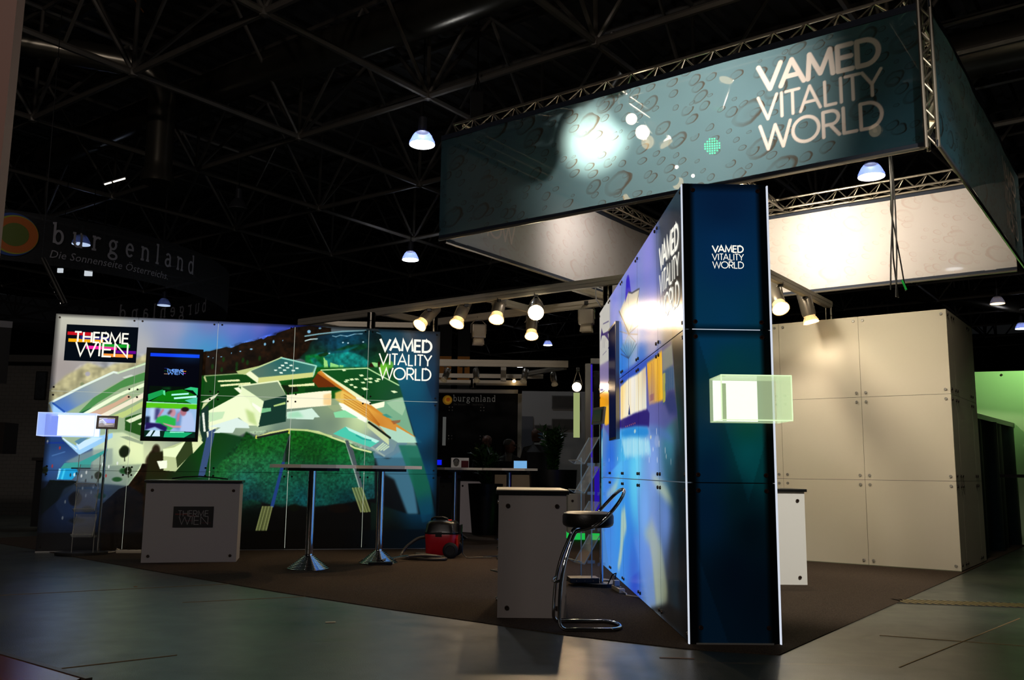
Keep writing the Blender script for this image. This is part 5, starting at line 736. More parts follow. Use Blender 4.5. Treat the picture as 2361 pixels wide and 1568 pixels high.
therme(c1,PK,.31,.385,.435,.235,mat('grey sign lettering','7c7876',.5),[(.05,.36,.60,.66,'5a1c10'),(.36,.55,.52,.59,'4a1810'),(.3,.5,.3,.36,'3c1020'),(.72,.95,.2,.25,'300810')],mat('dark sign print','0c0a0c',.4),0,.032)
counter('grey counter with cream-lit top standing behind the bar stool',-.085,6.71,.01,.505,.98,.925,topc='cream',sidebolts=True)
counter('counter with black top and brightened board colour, half hidden behind the column',2.22,8.87,0,.68,.5,.925,board='e4e4e2')  # board colour lightened to stand in for stronger light on this front
# items on the first counter
cc=tag(MB().tube([(-3.95,10.5,.935),(-3.8,10.45,.955),(-3.6,10.4,.965),(-3.45,10.42,.955),(-3.3,10.5,.935)],.008,6).build('cable',BLK,loc=(-3.6,10.4,.93)),'black cable lying on top of the counter with the sign','cable')
# ---------------------------------------------------------------- bar tables
def bar_table(label,x,y,rz,r=.45,H=1.105):
    t=thing('bar_table',label,'table',(x,y,.006),rz,'white-topped bar tables with chrome foot')
    W=mat('table top white','f0e4d4',.4);poly=[]
    for k in range(8):
        a=PI/4*k+PI/8;poly.append((r*math.cos(a)*(1.0),r*math.sin(a)))
    MB().prism(poly,.036,c=(0,0,H-.036)).build('tabletop',W,t)
    MB().prism([(p[0]*.62,p[1]*.62) for p in poly],.03,c=(0,0,H-.067)).build('top_support',mat('support plate','2a2622',.5),t)
    MB().lathe([(.042,.13),(.042,H-.066)],n=24).build('pole',CHR,t)
    pr=[(.225,.0)]
    for k in range(10):
        a=.225-.018*k;z=.004+.0135*k;pr+=[(a,z),(a-.001,z+.010),(a-.004,z+.0125),(a-.016,z+.0128)]
    pr+=[(.044,.145),(.042,.16)];MB().lathe(pr,n=36).build('foot',CHR,t);return t
bar_table('left bar table of the pair in front of the picture wall',-2.15,9.75,LA+.12,.475)
bar_table('right bar table of the pair in front of the picture wall',-1.50,10.42,LA+.1,.475)
bar_table('far bar table beside the right edge of the picture wall, carrying a portrait card',-.88,14.2,.1,.45)
bar_table('far bar table with a lit laptop behind it, left of the planter',-.02,14.2,.15,.46)
# ---------------------------------------------------------------- bar stool
def stool():
    t=thing('bar_stool','chrome cantilever bar stool with round black seat before the grey counter','stool',(.55,6.36,.006))
    seat=MB();seat.lathe([(0,.68),(.155,.68),(.174,.692),(.18,.71),(.18,.755),(.172,.774),(.145,.784),(0,.788)],n=40);seat.build('seat',mat('black leather','15130f',.42,bump=.15,bs=90),t)
    MB().box((.02,0,.688),(.22,.1,.022)).build('seat_plate',BLKM,t)
    r=.0125
    # base loop: rounded U lying on the carpet, open to the left where the uprights rise
    for s in(-1,1):
        pts=[(.0,s*.17,r)]
        # from front of base loop backwards to upright
        base=[(.12+.10*math.cos(a),s*.17*math.sin(a),r) for a in [PI/2*k/8 for k in range(9)]]
        pts=[(.22,0,r)]+base[1:]+[(.0,s*.17,r),(-.14,s*.17,r),(-.185,s*.165,.012),(-.215,s*.155,.035),(-.222,s*.15,.08),(-.218,s*.14,.2),(-.205,s*.125,.33),(-.175,s*.10,.46),(-.13,s*.075,.58),(-.10,s*.075,.645),(-.075,s*.09,.662),(-.035,s*.14,.675),(.03,s*.19,.705)]
        pts+= [(.10,s*.205,.765),(.165,s*.19,.835),(.215,s*.15,.895),(.243,s*.08,.932),(.252,0,.942)]
        sm=[]
        P=[Vector(p) for p in pts]
        for i in range(len(P)-1):
            p0=P[max(i-1,0)];p1=P[i];p2=P[i+1];p3=P[min(i+2,len(P)-1)]
            for k in range(4):
                u=k/4;sm.append(.5*((2*p1)+(p2-p0)*u+(2*p0-5*p1+4*p2-p3)*u*u+(-p0+3*p1-3*p2+p3)*u**3))
        sm.append(P[-1]);MB().tube(sm,r,12).build('tube_frame',CHR,t)
    MB().tube([(-.205,-.125,.33),(-.235,-.1,.315),(-.25,0,.31),(-.235,.1,.315),(-.205,.125,.33)],.01,10).build('footrest',CHR,t)
    return t
st=stool();st.rotation_euler=(0,0,.08)
# ---------------------------------------------------------------- vacuum cleaner
def vacuum():
    t=thing('vacuum_cleaner','red and black canister vacuum cleaner with hose lying on the carpet','vacuum cleaner',(-.83,11.25,.006),-.12)
    RED=mat('red plastic','b00818',.3);
    def loft(rings,m,name,n=28):
        g=MB();vs=[]
        for (cx,cy,z,a,b,p) in rings:
            for k in range(n):
                q=2*PI*k/n;c,s=math.cos(q),math.sin(q);e=2/p;vs.append((cx+a*math.copysign(abs(c)**e,c),cy+b*math.copysign(abs(s)**e,s),z))
        fs=[(i*n+k,i*n+(k+1)%n,(i+1)*n+(k+1)%n,(i+1)*n+k) for i in range(len(rings)-1) for k in range(n)]+[tuple(range(n))[::-1],tuple(range((len(rings)-1)*n,len(rings)*n))]
        g.add(vs,fs,0,True);return g.build(name,m,t)
    loft([(-.01,0,.035,.17,.14,4),(-.01,0,.05,.19,.155,4),(0,0,.16,.20,.165,4.5),(0,0,.275,.21,.17,4.5),(0,0,.29,.205,.165,4.5)],RED,'tub')
    loft([(0,0,.285,.212,.172,4.5),(0,0,.305,.215,.175,4.5),(0,0,.32,.205,.168,4.5),(0,0,.40,.195,.155,4),(0,0,.435,.17,.135,3.5),(0,0,.447,.13,.1,3)],mat('glossy black lid','0b0b0b',.28),'lid')
    MB().tube([(-.15,0,.42),(-.14,0,.465),(-.10,0,.482),(0,0,.482),(.05,0,.465),(.07,0,.435)],.014,10).build('handle',BLK,t)
    MB().box((.09,-.02,.45),(.04,.03,.012),None,0,.004).build('switch',mat('red switch','e02010',.3,emit='ff2010',es=.3),t)
    MB().box((-.02,-.172,.285),(.08,.012,.06),None,0,.004).build('clip',BLK,t)
    MB().box((.225,0,.34),(.03,.09,.12),None,0,.006).build('cable_holder',BLK,t)
    for s in(-1,1):
        M=Matrix.Rotation(PI/2,3,'X')
        g=MB();g.lathe([(0,-.02),(.085,-.02),(.095,-.012),(.095,.012),(.085,.02),(.06,.022),(.055,.014),(0,.014)],(.13,s*.165,.095),28,M);g.build('wheel',RUB,t)
    for s in(-1,1): MB().lathe([(0,-.012),(.03,-.012),(.03,.012),(0,.012)],(-.14,s*.08,.03),14,Matrix.Rotation(PI/2,3,'X')).build('castor',RUB,t)
    # trim accent on the tub
    MB().box((.2,-.10,.19),(.012,.09,.10),None,0,.004).build('badge',mat('bright red','e01010',.3),t)
    # hose: from the tub front down to the left, along the floor in a loop, to the wand
    ctl=[(-.21,-.05,.24),(-.30,-.08,.22),(-.42,-.12,.13),(-.47,-.2,.04),(-.42,-.38,.022),(-.25,-.48,.022),(0,-.52,.022),(.12,-.47,.022),(.10,-.36,.022),(-.02,-.25,.03),(-.20,-.2,.045),(-.27,-.26,.05),(-.20,-.36,.055),(-.05,-.40,.045),(.06,-.42,.03),(.03,-.47,.05),(-.15,-.53,.06),(-.30,-.58,.05)]
    P=[Vector(p) for p in ctl];sm=[]
    for i in range(len(P)-1):
        p0=P[max(i-1,0)];p1=P[i];p2=P[i+1];p3=P[min(i+2,len(P)-1)]
        for k in range(14):
            u=k/14;sm.append(.5*((2*p1)+(p2-p0)*u+(2*p0-5*p1+4*p2-p3)*u*u+(-p0+3*p1-3*p2+p3)*u**3))
    R=[.0175 if i%2 else .0195 for i in range(len(sm))];MB().tube(sm,R,12).build('hose',mat('grey brown hose','3c342c',.4),t)
    MB().tube([(-.30,-.58,.05),(-.36,-.72,.05),(-.46,-1.0,.045)],[.02,.017,.017],12).build('wand',CHR,t)
    g=MB();g.box((-.49,-1.10,.022),(.27,.075,.032),rotz(.35),0,.01);g.tube([(-.46,-1.0,.045),(-.485,-1.07,.035)],.022,10);g.build('floor_nozzle',BLK,t)
    MB().tube([(.24,0,.30),(.25,.0,.2),(.255,-.02,.05),(.32,-.1,.008),(.45,-.05,.008),(.62,0,.008),(.5,.1,.008),(.7,.2,.008),(1.0,.1,.008)],.006,6).build('power_cord',BLK,t)
    return t
vacuum()
# ---------------------------------------------------------------- brochure stands with small screens
ACR=clear('clear acrylic','d8dcdc',.16,.04)
AEDGE=mat('acrylic edge','b8b8b0',.25,spec=.7,alpha=.75)
def brochure_stand(label,x,y,rz,tilt,shelves,lit,poles=None):
    """pole with a framed screen; stacked slanted acrylic pockets beside it"""
    t=thing('brochure_stand',label,'stand',(x,y,.006),rz)
    g=MB();n=28;poly=[(.0+.30*math.cos(2*PI*k/n)-.18,.2*math.sin(2*PI*k/n)) for k in range(n)];g.prism(poly,.03);g.build('base_plate',mat('dark base plate','1c1a18',.5),t)
    MB().lathe([(.016,.03),(.016,1.53)],(.0,0,0),16).build('pole',CHR,t)
    T=Matrix.Rotation(tilt,3,'X')
    g=MB();g.box((0,-.025,1.6),(.245,.025,.165),T,0,.004);sfm=g.build('screen_frame',mat('beige screen frame','6a6054',.45,.3),t)
    g=MB();g.box((0,-.04,1.6),(.185,.006,.115),T);sc=g.build('screen',lit,sfm)
    for z in shelves:
        for sx in(-.27,-.04):
            MB().bx((sx-.004,-.02,z-.02),(sx+.004,.06,z+.01)).build('bracket',ACR,t)
        g=MB();L=.30;a=math.radians(58)
        p0=Vector((-.155,-.16,z));M=Matrix.Rotation(0,3,'X')
        g.add([(-.27,-.16,z),(-.04,-.16,z),(-.04,-.0,z+.26),(-.27,-.0,z+.26),(-.27,-.152,z-.004),(-.04,-.152,z-.004),(-.04,.008,z+.256),(-.27,.008,z+.256)],[(0,1,2,3),(7,6,5,4),(0,4,5,1),(1,5,6,2),(2,6,7,3),(3,7,4,0)])
        g.add([(-.27,-.16,z),(-.04,-.16,z),(-.04,-.22,z+.035),(-.27,-.22,z+.035),(-.27,-.163,z-.007),(-.04,-.163,z-.007),(-.04,-.223,z+.028),(-.27,-.223,z+.028)],[(0,1,2,3),(7,6,5,4),(0,4,5,1),(1,5,6,2),(2,6,7,3),(3,7,4,0)])
        pk=g.build('brochure_pocket',ACR,t)
        g=MB()
        for sx in(-.27,-.04): g.tube([(sx,-.22,z+.032),(sx,-.16,z),(sx,0,z+.26)],.0045,6)
        g.tube([(-.27,-.22,z+.032),(-.04,-.22,z+.032)],.0045,6);g.build('pocket_edge',AEDGE,pk)
    for sx in(-.275,-.035): g=MB();g.bx((sx-.003,-.09,.03),(sx+.003,-.08,1.2));g.build('upright_edge',AEDGE,t)
    return t
def smallscreen():
    ops=[('p',[0,0,37,0,37,23,0,23],'081020',1,1),('p',[10,10,36,10,36,20,8,20],'1040e8',1,1),('p',[0,10,10,16,18,10,20,4,0,4],'102040',1,1),('l',[1,14,8,18,16,10],1,'a0b8d8',1),('l',[1,10,8,13,16,7],1,'8098c0',1),('p',[12,4,34,6,34,9,14,8],'b0a0a0',1,1.2),('l',[0,21,18,22],.6,'6080c0',1)]
    return paint(ops,.19,.12,500,500,5)
b1=brochure_stand('chrome pole stand with small lit screen and clear pockets before the picture wall',-5.02,11.08,LA,-.15,[.22,.52,.82],mat('screen backing','05060a',.2))
imq=smallscreen();PQ=lambda u,v,n=0: Vector((-.0925+u,-.044-n,1.5425+v))+Vector((0,(v-.0575)*.15,0))
art_panel('display',imq,500,500,0,.185,0,.115,PQ,AS,b1,gap=0,depth=.002)
b2=brochure_stand('chrome pole stand with small dark screen and slanted acrylic pockets beside the blue wall',.93,8.72,-PI/2+.0,-.12,[.20,.52,.86,1.14],mat('dark small screen','0c0806',.2))
b2.rotation_euler=(0,0,-PI/2+.35);b2.location=(.87,8.6,.006)
# media player on the base
mp_=thing('media_player','flat black media box on the foot of the brochure stand','box',(.70,8.66,.036),.1)
MB().bx((-.14,-.1,0),(.14,.1,.045),0,.006).build('housing',mat('media box','241f1a',.4),mp_)
for k in(-.08,0,.08): MB().lathe([(0,0),(.006,0),(.006,.004),(0,.004)],(k,-.1005,.02),8,Matrix.Rotation(PI/2,3,'X')).build('socket',CHR,mp_)
# power strips
def strip(label,x,y,rz,n=3):
    t=thing('power_strip',label,'power strip',(x,y,.006),rz);PW=mat('ivory plastic','c8bca4',.4)
    hs=MB().bx((-.15,-.028,0),(.15,.028,.04),0,.01).build('housing',PW,t)
    for k in range(n): MB().lathe([(.021,0),(.021,.003),(.017,.003),(.017,-.001),(0,-.001)],(-.09+.09*k,0,.0405),16).build('socket',mat('socket grey','5a5248',.5),hs)
    MB().tube([(.15,0,.02),(.22,.02,.008),(.3,.0,.006),(.42,.08,.006)],.006,6).build('cord',PW,t)
    return t
strip('ivory power strip on the floor at the foot of the picture wall',-4.72,11.28,.1)
s2=strip('ivory power strip with plugs by the foot of the blue wall',.985,8.25,-1.45)
MB().box((-.06,0,.065),(.05,.05,.05),None,0,.008).build('plug',mat('white adapter','c8c4bc',.4),s2);MB().box((-.12,0,.06),(.035,.035,.045),None,0,.006).build('plug',BLK,s2)
MB().tube([(-.12,0,.09),(-.16,.02,.14),(-.22,0,.12),(-.27,-.03,.03),(-.3,-.05,.008)],.006,6).build('cord',BLK,s2)
tag(MB().tube([(-5.0,11.2,.012),(-4.9,11.3,.02),(-4.86,11.25,.06),(-4.8,11.3,.03),(-4.72,11.33,.012)],.006,6).build('cable',MATS['ivory plastic'],loc=(-4.9,11.28,.006)),'ivory cable curled at the foot of the left brochure stand','cable')
tag(MB().tube([(.95,8.7,.042),(.6,8.9,.012),(.3,9.6,.012),(.0,10.0,.012),(-.2,9.8,.012),(-.1,9.6,.012)],.006,6).build('cable',BLK,loc=(.3,9.5,.006)),'thin black cable trailing over the carpet behind the stool','cable')
# ---------------------------------------------------------------- background of the neighbouring stands
def boxmesh(name,a,b,m,label,cat,group=None,bev=0):
    a=Vector(a);b=Vector(b);c=Vector(((a.x+b.x)/2,(a.y+b.y)/2,min(a.z,b.z)));g=MB();g.bx(a,b,0,bev);return tag(g.build(name,m,loc=c),label,cat,group)
DW=mat('navy partition','08080b',.6,spec=.2);WW=mat('far white wall','8a8682',.7)
# dark burgenland partition
pw=thing('burgenland_partition','dark partition with small burgenland lettering and yellow disc in the gap between the walls','partition',(-.9,17.5,0))
MB().bx((-1.6,0,.0),(1.04,.06,2.58)).build('panel',DW,pw)
g=MB();g.bx((1.03,-.02,0),(1.11,.08,2.66));g.bx((-1.6,-.02,2.58),(1.11,.08,2.66));g.build('frame',mat('grey alu frame','8a8884',.5,.3),pw)
PZ=lambda x,y,n=0: Vector((x,-.002-n,y))
word(pw,'burgenland',-.24,2.42,.82,.12,.30,.013,PZ,mat('pale lettering','8c8a84',.6,emit='8c8a84',es=.12))
letters(pw,[(layout('DIE',-.24,2.345,.08,.03,.3)+layout('ONNEEITE',-.13,2.345,.20,.03,.3)+layout('TERREIH',.11,2.345,.2,.03,.3),.004)],PZ,mat('dim lettering','6a6864',.6)) if False else None
def fonttext(txt,size,shear=0,extr=0,spacing=1):
    c=bpy.data.curves.new('txt','FONT');c.body=txt;c.size=size;c.shear=shear;c.space_character=spacing;c.resolution_u=2
    o=bpy.data.objects.new('txt',c);COL.objects.link(o);bpy.context.view_layer.update();dg=bpy.context.evaluated_depsgraph_get()
    me=bpy.data.meshes.new_from_object(o.evaluated_get(dg));bpy.data.objects.remove(o);bpy.data.curves.remove(c)
    vs=[v.co.copy() for v in me.vertices];fs=[tuple(p.vertices) for p in me.polygons];bpy.data.meshes.remove(me);return vs,fs
vs,fs=fonttext('Die Sonnenseite Österreichs.',.05,.2);g=MB();g.add([PZ(-.24+v.x,2.34+v.y,.001) for v in vs],fs);g.build('slogan',mat('dim lettering','6a6864',.6),pw)
def disc(mb,P,x,y,r,m,z=0,e=1.0,n=28,a=0):
    mb.add([P(x,y,z)]+[P(x+r*math.cos(2*PI*k/n),y+r*e*math.sin(2*PI*k/n),z) for k in range(n)],[(0,k+1,(k+1)%n+1) for k in range(n)],m)
g=MB();disc(g,PZ,-.36,2.44,.095,0,.002);disc(g,PZ,-.352,2.445,.07,1,.003,1);disc(g,PZ,-.345,2.45,.04,2,.004,1);g.build('disc_logo',[mat('ochre','a87818',.6,emit='a87818',es=.15),mat('yellow disc','d8a020',.6,emit='d8a020',es=.15),mat('orange disc','c86018',.6,emit='c86018',es=.15)],pw)
bolts(pw,lambda u,v,n=0:Vector((u,-.002-n,v)),[(a,b) for a in(-.32,-.26,.3,.36) for b in(2.24,2.30,1.74,1.68)],mat('small steel bolt','8c8a84',.3,.8),.012)
# white wall with pictures further back
fwall=struct(boxmesh('wall_far_stand',(.05,21,0),(3.6,21.1,2.95),WW,'x','x'));del fwall['label'];del fwall['category']
d=thing('cabin_door','pale grey door in the white wall behind the standing person','door',(.37,20.97,0));MB().bx((-.16,0,0),(.15,.03,2.35)).build('leaf',mat('grey door','4c4c50',.6),d);MB().bx((.08,-.03,1.1),(.12,0,1.12)).build('handle',ALU,d)
PHO=mat('dark photo print','12100e',.4,var=.8,vs=9)
for x0,x1,z0,z1,lb in((.96,1.62,2.55,2.85,'upper dark framed photo on the far white wall'),(.96,1.62,2.05,2.3,'lower dark framed photo on the far white wall'),(.55,.95,2.0,2.15,'small grey panel on the far white wall')):
    t=thing('framed_picture',lb,'picture',((x0+x1)/2,20.97,z0),0,'pictures on the far white wall');MB().bx((-(x1-x0)/2,0,0),((x1-x0)/2,.03,z1-z0)).build('frame',mat('grey frame','4a4844',.6),t);MB().bx((-(x1-x0)/2+.02,-.004,.02),((x1-x0)/2-.02,-.001,z1-z0-.02)).build('print',PHO,t)
# rail frame of the neighbouring stand
r2=thing('aluminium_rail_frame','far aluminium rail frame with small spotlights above the burgenland partition','frame')
beam((-2.6,15.6,2.95),(1.0,15.6,2.95),.12,.06,par=r2);beam((-2.6,16.8,2.85),(.6,16.8,2.85),.08,par=r2);beam((.95,15.65,2.95),(.3,16.75,2.85),.08,par=r2);beam((-2.6,17.4,2.78),(.3,17.4,2.78),.1,par=r2);post(-.15,16.2,2.7,3.0,r2);post(-.75,17.4,2.68,2.85,r2)
for k,(x,y,a) in enumerate(((-1.18,15.6,-.3),(-.62,15.6,.1),(.22,15.6,-.2),(.78,16.1,.1))):
    spot((x,y,2.68),(x+a*2,y-1.0,1.0),['leftmost small unlit spotlight on the far rail','second small unlit spotlight on the far rail','third small unlit spotlight on the far rail','small unlit spotlight at the right end of the far rail'][k],False,0,(x,y,2.9),s=.8,group='small spotlights on the far rail')
# bright lamp beside the blue wall
spot((.98,13.2,2.33),(.2,8,1.0),'bright distant spotlight glaring just left of the blue wall',True,60,(1.0,13.3,2.6),60,lens=LHOT,s=.9,group='distant lit lamps')
g=thing('tiny_lamp','tiny warm lamp glowing on the far rail frame','lamp',(.05,17.2,2.80),0,'distant lit lamps');MB().lathe([(0,-.03),(.03,-.02),(.035,.01),(0,.03)],n=12).build('lens',LWARM,g);MB().lathe([(0,.03),(.04,.03),(.04,.08),(0,.09)],n=12).build('housing',BLK,g)
# orange sign boards
for x,lb in((-1.96,'left black and orange banner hanging far behind'),(-1.42,'right black and orange banner with black T hanging far behind')):
    t=thing('distant_banner',lb,'banner',(x,26,3.4),0,'orange banners far behind');MB().bx((-.18,0,.0),(.18,.03,2.2)).build('cloth',mat('dark cloth','14100a',.8,var=.4,vs=3),t);MB().bx((-.18,-.006,.2),(.18,0,1.0)).build('orange_field',mat('orange print','8a5210',.7,emit='8a5210',es=.05),t)
    if x>-1.5: MB().bx((-.12,-.012,.68),(.12,-.007,.75)).bx((-.03,-.012,.4),(.03,-.007,.68)).build('lettering',BLKM,t)
# bar counter of the neighbouring stand
bc=thing('display_counter','far counter with glass top case, pale side cheek and mirrored front, behind the far tables','counter',(-1.2,15.9,0))
MB().bx((-.5,0,.0),(.55,.5,.86)).build('body',mat('mirror grey front','6a665e',.18,.6),bc)
MB().bx((-.55,-.03,.86),(.6,.55,.9)).build('counter_top',BLK,bc)
g=MB();g.bx((-.5,0,.9),(.55,.5,1.12));g.build('glass_case',clear('dark glass case','302828',.35,.05),bc)
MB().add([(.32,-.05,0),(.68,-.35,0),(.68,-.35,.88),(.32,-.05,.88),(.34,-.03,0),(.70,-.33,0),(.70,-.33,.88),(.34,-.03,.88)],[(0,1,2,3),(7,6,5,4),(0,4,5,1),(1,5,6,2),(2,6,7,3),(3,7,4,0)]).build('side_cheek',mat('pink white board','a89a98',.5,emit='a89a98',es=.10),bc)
bolts(bc,lambda u,v,n=0: Vector((.32+u*.768,-.052-u*.64,v))+Vector((-.64,-.768,0))*n,[(.06,.08),(.41,.08),(.06,.80),(.41,.80)],CB,.018)
bolts(bc,lambda u,v,n=0: Vector((u,-.002-n,v)),[(-.38,.78),(.02,.78)],CB,.018)
MB().bx((-.30,.05,.93),(-.05,.3,.96)).bx((.1,.05,.93),(.3,.3,.98)).build('brochures',mat('purple print','4a3a6a',.6,var=.5,vs=30),bc)
bar=thing('bar_counter','long dark bar counter behind the far bar tables','counter',(.1,16.2,0));MB().bx((-.75,0,0),(.34,.5,1.02)).build('body',BLKM,bar);MB().bx((-.8,-.05,1.04),(.38,.55,1.08)).build('counter_top',mat('dark brown top','1c1410',.3),bar)
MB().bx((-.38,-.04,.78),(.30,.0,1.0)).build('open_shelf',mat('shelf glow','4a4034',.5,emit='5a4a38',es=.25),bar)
for k in range(9): tag(MB().lathe([(.018,0),(.026,.02),(.026,.09),(.02,.09),(.02,.02),(0,.01)],n=12).build('drinking_glass',clear('glassware','c0b8a8',.4,.05,'c0a880',.12),loc=(-.07+k*.045,16.11,.79)),'drinking glass lined up in the shelf under the far bar top','glass','glasses under the far bar')
for k,(x,c) in enumerate(((-.24,'d09850'),(-.18,'e0c8a0'))): tag(MB().lathe([(.0,0),(.03,.0),(.035,.05),(.02,.09),(.0,.1)],n=12).build('small_lamp',mat('amber jar %d'%k,c,.4,emit=c,es=.5),loc=(x,16.12,.79)),['amber glowing jar at the left of the bar shelf','pale glowing jar beside the amber jar in the bar shelf'][k],'jar')
# laptop and monitors
lp=thing('laptop','small laptop with lit light-blue screen on the far bar','laptop',(.18,16.3,1.08));MB().bx((-.14,-.1,0),(.14,.1,.015)).build('keyboard',BLK,lp)
MB().add([(-.14,.1,.015),(.14,.1,.015),(.14,.16,.19),(-.14,.16,.19),(-.14,.11,.015),(.14,.11,.015),(.14,.17,.19),(-.14,.17,.19)],[(0,1,2,3),(7,6,5,4),(0,4,5,1),(1,5,6,2),(2,6,7,3),(3,7,4,0)]).build('lid',BLK,lp)
MB().add([(-.12,.098,.03),(.12,.098,.03),(.12,.15,.175),(-.12,.15,.175)],[(0,1,2,3)]).build('screen',glow('laptop screen','78b4e8',.9),lp)
pcd=thing('portrait_card','white card with a grey portrait and red field on the far bar table','card',(-.80,14.18,1.111),.1)
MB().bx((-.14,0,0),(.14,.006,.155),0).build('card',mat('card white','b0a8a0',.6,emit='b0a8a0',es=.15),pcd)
g=MB();Pf=lambda x,y,n=0: Vector((x,-.001-n,y))
disc(g,Pf,-.06,.075,.045,0,.001,1.25);disc(g,Pf,-.06,.10,.05,1,.0005,.9);g.bx((.02,-.0025,.0),(.135,-.001,.11),2);disc(g,Pf,-.078,.08,.008,1,.003,.5);disc(g,Pf,-.042,.08,.008,1,.003,.5);g.build('portrait_print',[mat('grey skin print','8a8680',.6),mat('dark hair print','1c1a18',.7),mat('red print','6a1418',.6)],pcd)
sc_=thing('small_monitor','small monitor glowing blue, just right of the picture wall edge','monitor',(-1.08,14.3,1.111),0);MB().bx((-.12,0,.0),(.0,.03,.14)).build('housing',BLK,sc_);MB().bx((-.11,-.003,.04),(-.02,-.001,.12)).build('screen',glow('deep blue screen','1020ff',.8),sc_)
tag(MB().box((0,0,.1),(.18,.05,.2),None,0,.03).build('speaker_device',BLKM,loc=(-.98,14.45,1.111)),'rounded black back of a device on the far left table','device')
boxmesh('wall_display',(-1.205,15.7,1.5),(-1.15,15.75,2.0),mat('pale strip','8a8c88',.5,emit='8a8c88',es=.2),'narrow pale upright panel beside the picture wall edge','panel')
boxmesh('chrome_leg_frame',(-1.28,15.2,.3),(-1.20,15.25,.95),mat('grey leg','5a5a60',.4,.3),'grey upright leg visible right of the picture wall','leg')
# planters with plants
LEAF=mat('glossy leaf','1c3c14',.3,var=.4,vs=20);
def plant(x,y,z,h,n,label,lean=.35,pot=(.26,.34,1.05)):
    t=thing('potted_plant',label,'plant',(x,y,0),0);r0_,r1_,ph=pot
    MB().lathe([(0,0),(r0_,0),(r1_,ph),(r1_-.03,ph),(r1_-.04,ph-.06),(0,ph-.06)],n=28).build('planter',mat('planter black','0c0c0d',.35),t)
    g=MB();gs=MB();rr=random.Random(int(x*100)+n)
    for k in range(n):
        a=rr.uniform(0,2*PI);L=h*rr.uniform(.6,1);le=rr.uniform(.05,lean);pts=[]
        for i in range(7):
            f=i/6;pts.append(Vector((math.cos(a)*le*L*f**1.6+rr.uniform(-.01,.01),math.sin(a)*le*L*f**1.6,ph-.05+L*f)))
        gs.tube(pts,[.012*(1-.7*i/6) for i in range(7)],6)
        for i in range(1,7):
            for s in(-1,1):
                for sub in(0,.5):
                    if i==6 and sub: continue
                    p=pts[i-1].lerp(pts[i],sub) ;d=(pts[i]-pts[i-1]).normalized();o=(d.cross(Vector((math.cos(a+.8),math.sin(a+.8),.3)))).normalized()*s
                    tip=p+(o*.8+d*.7)*.13*rr.uniform(.8,1.2);w_=d.cross(o)*.03+d*.0;mid=(p+tip)/2+Vector((0,0,.015))
                    e=(tip-p).cross(Vector((rr.uniform(-1,1),rr.uniform(-1,1),1))).normalized()*.032
                    g.add([p,mid+e,tip,mid-e,mid-Vector((0,0,.012))],[(0,1,4),(1,2,4),(2,3,4),(3,0,4)],0,True)
    gs.build('stems',mat('green stem','24401c',.5),t);g.build('foliage',LEAF,t);return t
plant(-.42,15.3,0,.75,26,'leafy potted plant behind the far bar tables, left of the seated person',.55,(.22,.3,.85))
plant(.74,15.6,0,.85,34,'large glossy potted plant in a tall black planter beside the standing person',.4,(.36,.42,1.1))
# alu door frame with violet light
vf=thing('violet_door_frame','aluminium frame with violet glow beside the blue wall','frame',(1.25,13.4,0));g=MB();g.bx((-.13,0,.0),(-.05,.08,2.78));g.bx((-.13,0,2.70),(.6,.08,2.78));g.bx((-.13,0,.35),(.6,.08,.42));g.build('frame',mat('frame grey alu','6a6866',.4,.5),vf)
g=MB();g.bx((-.045,.03,.42),(-.02,.06,2.69));g.build('violet_tube',glow('violet light','4830d8',.55),vf);MB().bx((.01,.06,.45),(.3,.07,1.15)).build('violet_panel',glow('violet panel','3018c0',.6),vf);MB().bx((0,.09,1.2),(.5,.1,2.6)).build('dark_pane',mat('dark pane','08080a',.2),vf)
boxmesh('lit_sign',(1.02,14.5,1.62),(1.12,14.54,2.35),glow('pale lime sign','c8d890',.55),'pale lime glowing strip sign left of the violet frame','sign')
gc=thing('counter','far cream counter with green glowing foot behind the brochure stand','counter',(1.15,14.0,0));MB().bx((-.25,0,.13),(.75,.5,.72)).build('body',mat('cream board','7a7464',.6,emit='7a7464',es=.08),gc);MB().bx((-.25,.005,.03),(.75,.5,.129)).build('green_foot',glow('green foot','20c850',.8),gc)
bolts(gc,lambda u,v,n=0:Vector((u,-.002-n,v)),[(-.18,.62),(-.18,.25),(.1,.62),(.1,.25)],CB,.02)
# ---------------------------------------------------------------- left background
tw=mat('dim tiled wall','2a2824',.7);nt=tw.node_tree;b=nt.nodes['Principled BSDF'];br=nt.nodes.new('ShaderNodeTexBrick');tc=nt.nodes.new('ShaderNodeTexCoord');mpg=nt.nodes.new('ShaderNodeMapping');mpg.inputs['Rotation'].default_value=(PI/2,0,0);nt.links.new(tc.outputs['Object'],mpg.inputs[0]);nt.links.new(mpg.outputs[0],br.inputs[0])
br.inputs['Color1'].default_value=(.10,.095,.085,1);br.inputs['Color2'].default_value=(.11,.1,.09,1);br.inputs['Mortar'].default_value=(.05,.05,.045,1);br.inputs['Scale'].default_value=3;br.inputs['Mortar Size'].default_value=.01;nt.links.new(br.outputs[0],b.inputs['Base Color'])
lwf=boxmesh('wall_left_stand',(-15,19.5,0),(-8.6,19.6,3.3),tw,'x','x');struct(lwf);del lwf['label'];del lwf['category']
boxmesh('cornice_beam',(-15,19.2,3.3),(-8.5,19.5,3.45),mat('dull alu beam','4a4844',.5,.3),'dull aluminium beam along the top of the dim tiled wall','beam')
